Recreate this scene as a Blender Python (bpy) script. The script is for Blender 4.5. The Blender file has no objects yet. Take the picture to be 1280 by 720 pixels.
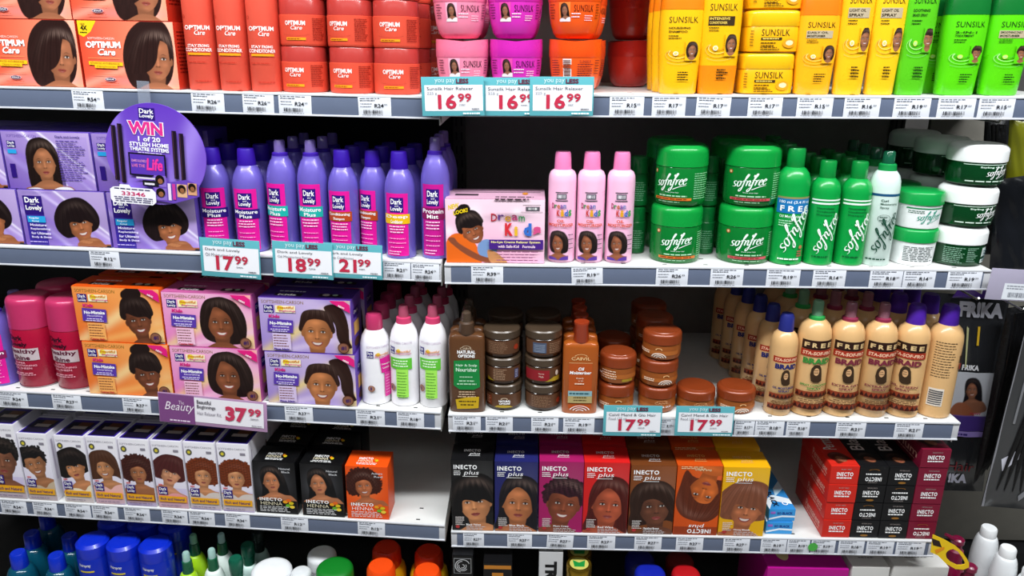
import bpy, bmesh, math, random
import numpy as np
from mathutils import Vector, Matrix

rng = random.Random(7)
SC = bpy.context.scene
COL = SC.collection
PI = math.pi

# ------------------------------------------------------------ camera, light, exposure
F_PX = 940.0
PITCH = math.atan(300 / F_PX)
CAM = Vector((0, 0, 1.60))
cam_data = bpy.data.cameras.new('camera')
cam_data.sensor_width = 36.0
cam_data.lens = F_PX * 36.0 / 1280.0
cam_data.clip_start = 0.02
cam = bpy.data.objects.new('camera', cam_data)
COL.objects.link(cam)
cam.location = CAM
cam.rotation_euler = (PI / 2 - PITCH, 0, 0)
SC.camera = cam
SC.view_settings.view_transform = 'Standard'
SC.view_settings.look = 'None'
SC.view_settings.exposure = 0.0
SC.view_settings.gamma = 1.0
SC.view_settings.use_curve_mapping = False

world = bpy.data.worlds.new('store_ambience')
SC.world = world
world.use_nodes = True
world.node_tree.nodes['Background'].inputs[0].default_value = (0.80, 0.88, 1.0, 1)
world.node_tree.nodes['Background'].inputs[1].default_value = 0.06


def area(name, loc, target, sx, sy, power, col):
    l = bpy.data.lights.new(name, 'AREA')
    l.shape = 'RECTANGLE'; l.size = sx; l.size_y = sy; l.energy = power; l.color = col
    o = bpy.data.objects.new(name, l); COL.objects.link(o)
    o.location = loc
    o.rotation_euler = (Vector(target) - Vector(loc)).to_track_quat('-Z', 'Y').to_euler()
    return o


# fluorescent rows over the aisle
area('ceiling_tube_light', (0.1, 0.36, 2.9), (0.1, 1.1, 1.0), 4.2, 0.22, 112, (0.95, 0.98, 1.0))
area('ceiling_tube_light', (0.1, -1.5, 2.95), (0.1, 1.3, 1.0), 4.2, 0.30, 9, (0.95, 0.98, 1.0))

# ------------------------------------------------------------ projection helpers
RCAM = Matrix.Rotation(PI / 2 - PITCH, 3, 'X')


def ray(px, py):
    return RCAM @ Vector(((px - 640) / F_PX, (360 - py) / F_PX, -1.0))


def proj(p):
    q = RCAM.transposed() @ (Vector(p) - CAM)
    return 640 + F_PX * q.x / -q.z, 360 - F_PX * q.y / -q.z, -q.z


class Bay:
    """A run of shelving: local x along the shelf, y into the shelf, z up."""
    def __init__(s, origin, yaw, tilt):
        s.M = Matrix.Translation(origin) @ Matrix.Rotation(-yaw, 4, 'Z') @ Matrix.Rotation(tilt, 4, 'Y')
        s.I = s.M.inverted()
        s.Z = {}

    def hit_y(s, px, py, d):
        o = s.I @ CAM; v = s.I.to_3x3() @ ray(px, py)
        t = (d - o.y) / v.y
        p = o + v * t
        return p.x, p.z

    def px(s, x, y, z):
        return proj(s.M @ Vector((x, y, z)))

    def solve_x(s, bx, y, z):
        x = 0.0
        for _ in range(6):
            by = s.px(x, y, z)[1]
            x = s.hit_y(bx, by, y)[0]
        return x

    def solve_top(s, x, y, ty):
        a, b = -1.4, 1.0
        for _ in range(40):
            m = (a + b) / 2
            if s.px(x, y, m)[1] > ty: a = m
            else: b = m
        return (a + b) / 2


DIST = 1.32
BR = Bay(Vector((0, DIST, CAM.z)), 0.0286, 0.003)
xj, zj = BR.hit_y(554, 340, 0)
J = BR.M @ Vector((xj, 0, 0))
BL = Bay(J, 0.072, 0.0185)
RAIL = 0.038
for bay, pts in ((BR, {1: (860, 147.3), 2: (860, 358.3), 3: (860, 544.5), 4: (860, 689.5)}),
                 (BL, {1: (270, 142.0), 2: (270, 341.5), 3: (270, 522.5), 4: (270, 658.5)})):
    for k, (a, b) in pts.items():
        bay.Z[k] = bay.hit_y(a, b, -0.002)[1] + RAIL
    bay.Z[5] = bay.Z[4] - 0.36
    bay.Z[0] = bay.Z[1] + 0.37
SHELF_D = 0.46


def bx_fit(B, s, bx, ty, w, d=0.012, z=None):
    """front face of a carton: centre px at its base, top px, width px -> x, z, W, H"""
    z = B.Z[s] if z is None else z
    z += 0.0005
    x = B.solve_x(bx, d, z)
    H = B.solve_top(x, d, ty) - z
    sc = B.px(x, d, z + H / 2)[2] / F_PX
    return x, z, w * sc, H


def rd_fit(B, s, bx, ty, w, d=0.012, cap=0.5, z=None):
    z = B.Z[s] if z is None else z
    z += 0.0005
    r = 0.03; H = 0.15
    for _ in range(5):
        x = B.solve_x(bx, d + r, z)
        H = B.solve_top(x, d + r + r * cap, ty) - z
        r = w * B.px(x, d + r, z + H * .45)[2] / F_PX / 2
    return x, z, r, H


# ------------------------------------------------------------ colour + materials
def lin(c):
    if isinstance(c, str):
        c = c.lstrip('#')
        if len(c) == 3: c = ''.join(a * 2 for a in c)
        c = tuple(int(c[i:i + 2], 16) / 255 for i in (0, 2, 4))
    return tuple((v / 12.92 if v <= .04045 else ((v + .055) / 1.055) ** 2.4) for v in c[:3])


def mat(name, rough=.4, spec=.5, coat=0.0, metal=0.0, trans=0.0, bump=0.0, bscale=200, alpha=1.0, vary=.06, sss=0.0, ior=1.45):
    m = bpy.data.materials.new(name); m.use_nodes = True
    nt = m.node_tree; b = nt.nodes['Principled BSDF']
    at = nt.nodes.new('ShaderNodeAttribute'); at.attribute_name = 'Col'
    tc = nt.nodes.new('ShaderNodeTexCoord')
    nz = nt.nodes.new('ShaderNodeTexNoise'); nz.inputs['Scale'].default_value = 35; nz.inputs['Detail'].default_value = 4
    nt.links.new(tc.outputs['Object'], nz.inputs['Vector'])
    mr = nt.nodes.new('ShaderNodeMapRange')
    mr.inputs[3].default_value = 1 - vary; mr.inputs[4].default_value = 1 + vary
    nt.links.new(nz.outputs['Fac'], mr.inputs[0])
    mx = nt.nodes.new('ShaderNodeVectorMath'); mx.operation = 'SCALE'
    nt.links.new(at.outputs['Color'], mx.inputs[0]); nt.links.new(mr.outputs[0], mx.inputs['Scale'])
    nt.links.new(mx.outputs[0], b.inputs['Base Color'])
    rr = nt.nodes.new('ShaderNodeMapRange')
    rr.inputs[3].default_value = max(.02, rough - .06); rr.inputs[4].default_value = rough + .08
    nt.links.new(nz.outputs['Fac'], rr.inputs[0]); nt.links.new(rr.outputs[0], b.inputs['Roughness'])
    b.inputs['Specular IOR Level'].default_value = spec
    b.inputs['Coat Weight'].default_value = coat
    b.inputs['Coat Roughness'].default_value = .12
    b.inputs['Metallic'].default_value = metal
    b.inputs['Transmission Weight'].default_value = trans
    b.inputs['IOR'].default_value = ior
    b.inputs['Alpha'].default_value = alpha
    if sss:
        b.inputs['Subsurface Weight'].default_value = sss
        b.inputs['Subsurface Radius'].default_value = (.01, .01, .01)
        b.inputs['Subsurface Scale'].default_value = .3
    if bump:
        n2 = nt.nodes.new('ShaderNodeTexNoise'); n2.inputs['Scale'].default_value = bscale
        nt.links.new(tc.outputs['Object'], n2.inputs['Vector'])
        bp = nt.nodes.new('ShaderNodeBump'); bp.inputs['Strength'].default_value = bump; bp.inputs['Distance'].default_value = .002
        nt.links.new(n2.outputs['Fac'], bp.inputs['Height']); nt.links.new(bp.outputs[0], b.inputs['Normal'])
    return m


M = {
    'plastic': mat('glossy_plastic', .28, .5, .25),
    'satin': mat('satin_plastic', .42, .45),
    'pearl': mat('pearl_plastic', .30, .6, .3, metal=.12),
    'print': mat('printed_label', .38, .4),
    'card': mat('coated_card', .38, .32, .06, vary=.03),
    'paper': mat('tag_paper', .6, .25, vary=.02),
    'steel': mat('painted_steel', .38, .4, vary=.05, bump=.03, bscale=90),
    'backing': mat('back_panel_steel', .5, .3, vary=.12, bump=.12, bscale=500),
    'clear': mat('clear_plastic', .10, .5, trans=.85, vary=.02),
    'gel': mat('tinted_clear_plastic', .12, .5, .4, trans=.35),
    'metal': mat('bare_metal', .25, .5, metal=.9),
    'bag': mat('plastic_bag', .18, .6, .5, bump=.55, bscale=28),
    'hair': mat('synthetic_hair', .35, .5, bump=.6, bscale=160),
    'film': mat('clear_film', .12, .5, trans=.0, alpha=.28, bump=.3, bscale=30),
}


# ------------------------------------------------------------ mesh builder
def boxgeo(sx, sy, sz, bev):
    bm = bmesh.new(); bmesh.ops.create_cube(bm, size=1.0)
    for v in bm.verts: v.co = Vector((v.co.x * sx, v.co.y * sy, v.co.z * sz))
    if bev > 0:
        bmesh.ops.bevel(bm, geom=list(bm.edges), offset=min(bev, sx * .45, sy * .45, sz * .45), segments=2, affect='EDGES', profile=.6)
    bm.verts.index_update()
    v = [tuple(a.co) for a in bm.verts]; f = [[a.index for a in p.verts] for p in bm.faces]
    bm.free()
    return v, f


class MB:
    def __init__(s): s.v = []; s.f = []; s.c = []

    def add(s, verts, faces, col):
        n = len(s.v); s.v += [tuple(a) for a in verts]
        s.f += [[i + n for i in f] for f in faces]
        if isinstance(col, np.ndarray): s.c += [tuple(a) for a in col]
        else:
            c = lin(col); s.c += [c] * len(verts)
        return s

    def box(s, x0, x1, y0, y1, z0, z1, col, bev=.0008):
        v, f = boxgeo(abs(x1 - x0), abs(y1 - y0), abs(z1 - z0), bev)
        cx, cy, cz = (x0 + x1) / 2, (y0 + y1) / 2, (z0 + z1) / 2
        return s.add([(a + cx, b + cy, c + cz) for a, b, c in v], f, col)

    def lathe(s, prof, col, seg=40, kx=1, ky=1, n=2.0, cx=0, cy=0, close=True, lean=(0, 0)):
        """prof [(r,z)]; superellipse exponent n; cross section scaled kx,ky"""
        vs = []; fs = []
        e = 2.0 / n
        for r, z in prof:
            for k in range(seg):
                a = 2 * PI * k / seg
                c_, s_ = math.cos(a), math.sin(a)
                vs.append((cx + lean[0] * z + r * kx * math.copysign(abs(c_) ** e, c_), cy + lean[1] * z + r * ky * math.copysign(abs(s_) ** e, s_), z))
        for j in range(len(prof) - 1):
            for k in range(seg):
                a = j * seg + k; b = j * seg + (k + 1) % seg
                fs.append([a, b, b + seg, a + seg])
        if close:
            fs.append(list(range(seg))[::-1]); fs.append([(len(prof) - 1) * seg + k for k in range(seg)])
        return s.add(vs, fs, col)

    def tube(s, pts, r, col, seg=10, flat=1.0):
        vs = []; fs = []; P = [Vector(p) for p in pts]
        rs = r if isinstance(r, (list, tuple)) else [r] * len(P)
        for i, p in enumerate(P):
            t = (P[min(i + 1, len(P) - 1)] - P[max(i - 1, 0)]).normalized()
            u = t.orthogonal().normalized() if abs(t.y) > .9 else t.cross(Vector((0, 1, 0))).normalized()
            w = t.cross(u)
            for k in range(seg):
                a = 2 * PI * k / seg
                vs.append(tuple(p + u * rs[i] * math.cos(a) + w * rs[i] * flat * math.sin(a)))
        for j in range(len(P) - 1):
            for k in range(seg):
                a = j * seg + k; b = j * seg + (k + 1) % seg
                fs.append([a, b, b + seg, a + seg])
        fs.append(list(range(seg))[::-1]); fs.append([(len(P) - 1) * seg + k for k in range(seg)])
        return s.add(vs, fs, col)

    def build(s, name, m, parent=None, sharp=38):
        me = bpy.data.meshes.new(name)
        me.from_pydata(s.v, [], s.f)
        ca = me.color_attributes.new('Col', 'FLOAT_COLOR', 'POINT')
        arr = np.ones((len(s.v), 4), dtype=np.float32); arr[:, :3] = np.array(s.c, dtype=np.float32)
        ca.data.foreach_set('color', arr.ravel())
        me.materials.append(M[m] if isinstance(m, str) else m)
        me.shade_smooth()
        me.set_sharp_from_angle(angle=math.radians(sharp))
        me.update()
        o = bpy.data.objects.new(name, me); COL.objects.link(o)
        if parent is not None: o.parent = parent
        return o


def tag(o, label=None, cat=None, group=None, kind=None):
    if label: o['label'] = label
    if cat: o['category'] = cat
    if group: o['group'] = group
    if kind: o['kind'] = kind
    return o


def thing(name, label=None, cat=None, group=None):
    o = bpy.data.objects.new(name, None); COL.objects.link(o)
    o.empty_display_size = .01
    return tag(o, label, cat, group)


def place(o, B, x, y, z, rz=0.0, rx=0.0, ry=0.0):
    o.matrix_world = B.M @ Matrix.Translation((x, y, z)) @ Matrix.Rotation(rz, 4, 'Z') @ Matrix.Rotation(ry, 4, 'Y') @ Matrix.Rotation(rx, 4, 'X')
    return o


def dup(o, label=None, group=None, parent=None):
    c = o.copy(); COL.objects.link(c)
    if parent is not None: c.parent = parent
    for ch in [k for k in o.children]: dup(ch, parent=c)
    if label: c['label'] = label
    if group: c['group'] = group
    return c


# ------------------------------------------------------------ lettering
_tc = {}


def text_mesh(s, bold=0.0, spacing=1.0):
    key = (s, bold, spacing)
    if key in _tc: return _tc[key]
    cu = bpy.data.curves.new('t', 'FONT'); cu.body = s; cu.resolution_u = 2
    cu.offset = bold; cu.space_character = spacing; cu.fill_mode = 'FRONT'
    o = bpy.data.objects.new('t', cu); COL.objects.link(o)
    dg = bpy.context.evaluated_depsgraph_get()
    me = o.evaluated_get(dg).to_mesh()
    v = np.array([tuple(a.co)[:2] for a in me.vertices]); f = [list(p.vertices) for p in me.polygons]
    o.evaluated_get(dg).to_mesh_clear()
    bpy.data.objects.remove(o); bpy.data.curves.remove(cu)
    if len(v) == 0: v = np.zeros((1, 2)); f = []
    mn = v.min(0); mx = v.max(0)
    v = (v - mn) / np.maximum(mx - mn, 1e-6)
    _tc[key] = (v, f)
    return _tc[key]


class Panel:
    """a printed area W x H metres; fractions 0..1; mapf(u,v,layer) -> xyz with u,v in metres from its lower left"""
    def __init__(s, mb, mapf, W, H, step=0): s.mb = mb; s.m = mapf; s.W = W; s.H = H; s.step = step; s.layer = 0

    def _emit(s, v2, faces, col, cut=True):
        s.layer += 1
        if s.step and cut:
            bm = bmesh.new()
            vs = [bm.verts.new((a, b, 0)) for a, b in v2]
            for f in faces:
                try: bm.faces.new([vs[i] for i in f])
                except ValueError: pass
            u0 = min(a for a, _ in v2); u1 = max(a for a, _ in v2)
            k = math.ceil(u0 / s.step) * s.step
            while k < u1:
                bmesh.ops.bisect_plane(bm, geom=bm.verts[:] + bm.edges[:] + bm.faces[:], plane_co=(k, 0, 0), plane_no=(1, 0, 0), dist=1e-7)
                k += s.step
            bm.verts.index_update()
            v2 = [(a.co.x, a.co.y) for a in bm.verts]; faces = [[a.index for a in p.verts] for p in bm.faces]
            bm.free()
        s.mb.add([s.m(a, b, s.layer) for a, b in v2], faces, col)

    def text(s, t, x, y, w, h, col='#fff', bold=.0, shear=0.0, rot=0.0, sp=1.0):
        v, f = text_mesh(t, bold, sp)
        W, H = w * s.W, h * s.H
        a = v[:, 0] * W + shear * v[:, 1] * H; b = v[:, 1] * H
        cr, sr = math.cos(rot), math.sin(rot)
        ox, oy = x * s.W, y * s.H
        s._emit([(ox + p * cr - q * sr, oy + p * sr + q * cr) for p, q in zip(a, b)], f, col)
        return s

    def rect(s, x, y, w, h, col, rot=0.0):
        cr, sr = math.cos(rot), math.sin(rot)
        pts = [(0, 0), (w * s.W, 0), (w * s.W, h * s.H), (0, h * s.H)]
        s._emit([(x * s.W + p * cr - q * sr, y * s.H + p * sr + q * cr) for p, q in pts], [[0, 1, 2, 3]], col)
        return s

    def poly(s, pts, col):
        s._emit([(a * s.W, b * s.H) for a, b in pts], [list(range(len(pts)))], col)
        return s

    def ell(s, cx, cy, rx, ry, col, n=20):
        return s.poly([(cx + rx * math.cos(2 * PI * k / n), cy + ry * math.sin(2 * PI * k / n)) for k in range(n)], col)

    def arc(s, cx, cy, rx, ry, a0, a1, th, col, n=14):
        o = []; i = []
        for k in range(n + 1):
            a = a0 + (a1 - a0) * k / n
            o.append(((cx + rx * math.cos(a)) * s.W, (cy + ry * math.sin(a)) * s.H))
            i.append(((cx + (rx - th) * math.cos(a)) * s.W, (cy + (ry - th * ry / rx) * math.sin(a)) * s.H))
        s._emit(o + i, [[k, k + 1, n + 2 + k, n + 1 + k] for k in range(n)], col)
        return s

    def lines(s, x, y, w, n, pitch, th, col, ragged=.25, center=False):
        """rows of tiny illegible print"""
        vs = []; fs = []
        for r in range(n):
            L = w * (1 - rng.random() * ragged); x0 = x + ((w - L) / 2 if center else 0); q = x0
            yy = y - r * pitch
            while q < x0 + L - .005:
                l = min(rng.uniform(.04, .13) * w * 1.6, x0 + L - q)
                k = len(vs)
                vs += [(q * s.W, yy * s.H), ((q + l) * s.W, yy * s.H), ((q + l) * s.W, (yy + th) * s.H), (q * s.W, (yy + th) * s.H)]
                fs.append([k, k + 1, k + 2, k + 3]); q += l + w * .03
        s._emit(vs, fs, col)
        return s

    def barcode(s, x, y, w, h, col='#2a2c33', n=22):
        vs = []; fs = []; q = 0.0; r = random.Random(int(x * 1e4) + n)
        ws = [r.choice((1, 1, 2, 3)) for _ in range(2 * n)]; tot = sum(ws)
        for i, a in enumerate(ws):
            if i % 2 == 0:
                k = len(vs); p0 = x + w * q / tot; p1 = x + w * (q + a) / tot
                vs += [(p0 * s.W, y * s.H), (p1 * s.W, y * s.H), (p1 * s.W, (y + h) * s.H), (p0 * s.W, (y + h) * s.H)]
                fs.append([k, k + 1, k + 2, k + 3])
            q += a
        s._emit(vs, fs, col)
        return s

    def canvas(s, cv, x=0, y=0, w=1, h=1):
        s.layer += 1
        c = cv.final(); ny, nx, _ = c.shape
        vs = []; fs = []
        for j in range(ny):
            for i in range(nx):
                vs.append(s.m((x + w * i / (nx - 1)) * s.W, (y + h * j / (ny - 1)) * s.H, s.layer))
        for j in range(ny - 1):
            for i in range(nx - 1):
                a = j * nx + i; fs.append([a, a + 1, a + nx + 1, a + nx])
        s.mb.add(vs, fs, c.reshape(-1, 3))
        return s


CURSIVE = {"sofnfree": [
    [(.58, .82), (.36, 1.0), (.12, .82), (.24, .52), (.50, .28), (.34, .0), (.0, .08)],
    [(1.12, .9), (.86, .95), (.72, .45), (.88, .0), (1.16, .18), (1.22, .7), (1.10, .95), (1.34, .82), (1.52, .9)],
    [(1.50, .85), (1.78, 1.25), (2.02, 1.95), (1.90, 2.15), (1.74, 1.6), (1.66, .4), (1.55, -.6), (1.32, -.9), (1.22, -.6), (1.5, -.2)],
    [(1.42, .98), (1.75, 1.02), (2.05, .98)],
    [(2.10, 1.0), (2.12, .5), (2.10, .0)], [(2.12, .5), (2.34, .98), (2.52, .85), (2.50, .3), (2.62, .02), (2.80, .3)],
    [(2.86, 2.0), (2.84, 1.6)],
    [(2.80, .5), (3.05, 1.2), (3.30, 1.95), (3.18, 2.15), (3.02, 1.6), (2.95, .4), (2.84, -.6), (2.60, -1.0), (2.46, -.7), (2.75, -.3)],
    [(2.74, .98), (3.05, 1.02), (3.32, .98)],
    [(3.36, 1.0), (3.38, .5), (3.36, .0)], [(3.38, .5), (3.55, .95), (3.80, 1.0)],
    [(3.86, .5), (4.15, .62), (4.28, .85), (4.10, 1.02), (3.88, .7), (3.90, .2), (4.12, .0), (4.36, .2)],
    [(4.44, .55), (4.72, .66), (4.86, .9), (4.68, 1.08), (4.46, .75), (4.48, .22), (4.72, .02), (5.02, .3)],
    [(5.1, -.15), (4.2, -.25), (3.3, -.62), (3.1, -.75)]]}


def cursive(P, word, x, y, w, h, col, rot=0.0, shear=.30, th=.062):
    """brush lettering drawn as thick and thin strokes; baseline start at x,y; w,h cover 5.1 x 3.2 pen units"""
    sx, sy = w * P.W / 5.1, h * P.H / 3.2
    cr, sr = math.cos(rot), math.sin(rot)
    V = []; Fc = []
    for st in CURSIVE[word]:
        p = [Vector((a + shear * b, b)) for a, b in st]
        q = []
        for i in range(len(p) - 1):
            p0, p1, p2, p3 = p[max(i - 1, 0)], p[i], p[i + 1], p[min(i + 2, len(p) - 1)]
            for k in range(5):
                t = k / 5
                q.append(.5 * ((2 * p1) + (-p0 + p2) * t + (2 * p0 - 5 * p1 + 4 * p2 - p3) * t * t + (-p0 + 3 * p1 - 3 * p2 + p3) * t ** 3))
        q.append(p[-1]); n = len(q); b0 = len(V)
        for i, c in enumerate(q):
            d = (q[min(i + 1, n - 1)] - q[max(i - 1, 0)]).normalized(); nn = Vector((-d.y, d.x))
            wd = th * (.65 + .75 * abs(d.y)) * min(1, .35 + 3 * min(i, n - 1 - i) / n)
            for s_ in (1, -1):
                a = c + nn * wd * s_
                V.append((x * P.W + a.x * sx * cr - a.y * sy * sr, y * P.H + a.x * sx * sr + a.y * sy * cr))
        Fc += [[b0 + 2 * i, b0 + 2 * i + 1, b0 + 2 * i + 3, b0 + 2 * i + 2] for i in range(n - 1)]
    P._emit(V, Fc, col)


EPS = .00018


def flat_map(x0, yf, z0):
    return lambda u, v, l: (x0 + u, yf - EPS * l, z0 + v)


def top_map(x0, y0, zt):
    return lambda u, v, l: (x0 + u, y0 + v, zt + EPS * l)


def side_map(xs, y0, z0, sgn=1):
    return lambda u, v, l: (xs + sgn * EPS * l, y0 + sgn * u, z0 + v)


def round_map(rf, u0, z0, phi0=0.0, ref=None, kx=1, ky=1, n=2.0, off=0.0):
    """wrap on a (super)elliptic body; rf(z) radius; u0 = where u=0 sits relative to the front centre"""
    N = 720; e = 2.0 / n
    ph = np.linspace(-PI, PI, N)
    R = ref
    X = R * kx * np.sign(np.sin(ph)) * np.abs(np.sin(ph)) ** e; Y = -R * ky * np.sign(np.cos(ph)) * np.abs(np.cos(ph)) ** e
    L = np.concatenate([[0], np.cumsum(np.hypot(np.diff(X), np.diff(Y)))]); L -= np.interp(0, ph, L)

    def f(u, v, l):
        a = float(np.interp(u + u0, L, ph)) + phi0
        r = rf(z0 + v)
        sa, ca = math.sin(a), math.cos(a); o = EPS * l + off + .0003
        return ((r * kx + o) * math.copysign(abs(sa) ** e, sa), -(r * ky + o) * math.copysign(abs(ca) ** e, ca), z0 + v)
    return f


def prof_fn(prof):
    zs = [p[1] for p in prof]; rs = [p[0] for p in prof]
    return lambda z: float(np.interp(z, zs, rs))


# ------------------------------------------------------------ printed pictures
class Canvas:
    def __init__(s, w, h, bg='#ffffff', res=.9):
        s.w, s.h = w, h
        s.nx = max(4, int(round(w / res))); s.ny = max(4, int(round(h / res)))
        s.ss = 3
        s.X, s.Y = np.meshgrid(np.linspace(-.5, s.nx - .5, s.nx * s.ss, endpoint=False) + .5 / s.ss,
                               np.linspace(-.5, s.ny - .5, s.ny * s.ss, endpoint=False) + .5 / s.ss)
        s.X = s.X * w / (s.nx - 1); s.Y = s.Y * h / (s.ny - 1)
        s.A = np.zeros(s.X.shape + (3,)); s.A[:] = lin(bg)

    def final(s):
        return s.A.reshape(s.ny, s.ss, s.nx, s.ss, 3).mean(axis=(1, 3))

    def paint(s, m, col, a=1.0):
        m = (m * a)[..., None]
        c = np.array(lin(col)) if isinstance(col, (str, tuple)) else col
        s.A = s.A * (1 - m) + c * m
        return s

    def ell(s, cx, cy, rx, ry, rot=0):
        c, q = math.cos(rot), math.sin(rot)
        dx, dy = s.X - cx, s.Y - cy
        return ((((dx * c + dy * q) / rx) ** 2 + ((-dx * q + dy * c) / ry) ** 2) <= 1).astype(float)

    def soft(s, cx, cy, rx, ry, rot=0):
        c, q = math.cos(rot), math.sin(rot)
        dx, dy = s.X - cx, s.Y - cy
        return np.exp(-1.4 * (((dx * c + dy * q) / rx) ** 2 + ((-dx * q + dy * c) / ry) ** 2))

    def rect(s, x0, y0, x1, y1):
        return ((s.X >= x0) & (s.X <= x1) & (s.Y >= y0) & (s.Y <= y1)).astype(float)

    def poly(s, pts, smooth=True):
        P = np.array(pts, dtype=float)
        if smooth:
            n = len(P); o = []
            for i in range(n):
                p0, p1, p2, p3 = P[i - 1], P[i], P[(i + 1) % n], P[(i + 2) % n]
                for t in (0, .25, .5, .75):
                    o.append(.5 * ((2 * p1) + (-p0 + p2) * t + (2 * p0 - 5 * p1 + 4 * p2 - p3) * t * t + (-p0 + 3 * p1 - 3 * p2 + p3) * t ** 3))
            P = np.array(o)
        m = np.zeros(s.X.shape, bool)
        x0, y0 = P.min(0); x1, y1 = P.max(0)
        xi = (s.X[0] >= x0) & (s.X[0] <= x1); yi = (s.Y[:, 0] >= y0) & (s.Y[:, 0] <= y1)
        if xi.any() and yi.any():
            a0, a1 = np.where(xi)[0][[0, -1]]; b0, b1 = np.where(yi)[0][[0, -1]]
            X = s.X[b0:b1 + 1, a0:a1 + 1]; Y = s.Y[b0:b1 + 1, a0:a1 + 1]; mm = np.zeros(X.shape, bool)
            for i in range(len(P)):
                ax, ay = P[i - 1]; bx, by = P[i]
                if ay == by: continue
                k = ((ay > Y) != (by > Y)) & (X < (bx - ax) * (Y - ay) / (by - ay) + ax)
                mm ^= k
            m[b0:b1 + 1, a0:a1 + 1] = mm
        return m.astype(float)

    def streak(s, x0, y0, ang, wd, col, a=1.0, L=1e9):
        """soft printed silk fold: a band along a line"""
        dx, dy = s.X - x0, s.Y - y0
        d = -dx * math.sin(ang) + dy * math.cos(ang); t = dx * math.cos(ang) + dy * math.sin(ang)
        return s.paint(np.exp(-(d / wd) ** 2) * np.exp(-(t / L) ** 2), col, a)

    def ramp(s, c0, c1, ang=PI / 2):
        t = (s.X / s.w) * math.cos(ang) + (s.Y / s.h) * math.sin(ang)
        t = np.clip((t - t.min()) / (t.max() - t.min()), 0, 1)
        s.A = (1 - t)[..., None] * np.array(lin(c0)) + t[..., None] * np.array(lin(c1))
        return s


def nz1(q, seed):
    r = random.Random(seed)
    o = 0
    for k, a in ((1, 1), (2.3, .7), (4.7, .5), (9.1, .35)): o = o + a * np.sin(q * k + r.uniform(0, 6))
    return o / 1.6


def nz2(x, y, seed):
    r = random.Random(seed); o = 0
    for k in (1, 1.9, 3.3):
        for _ in range(3):
            t = r.uniform(0, PI); o = o + np.sin((x * math.cos(t) + y * math.sin(t)) * k + r.uniform(0, 6)) / k ** .4
    return o / 3


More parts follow.
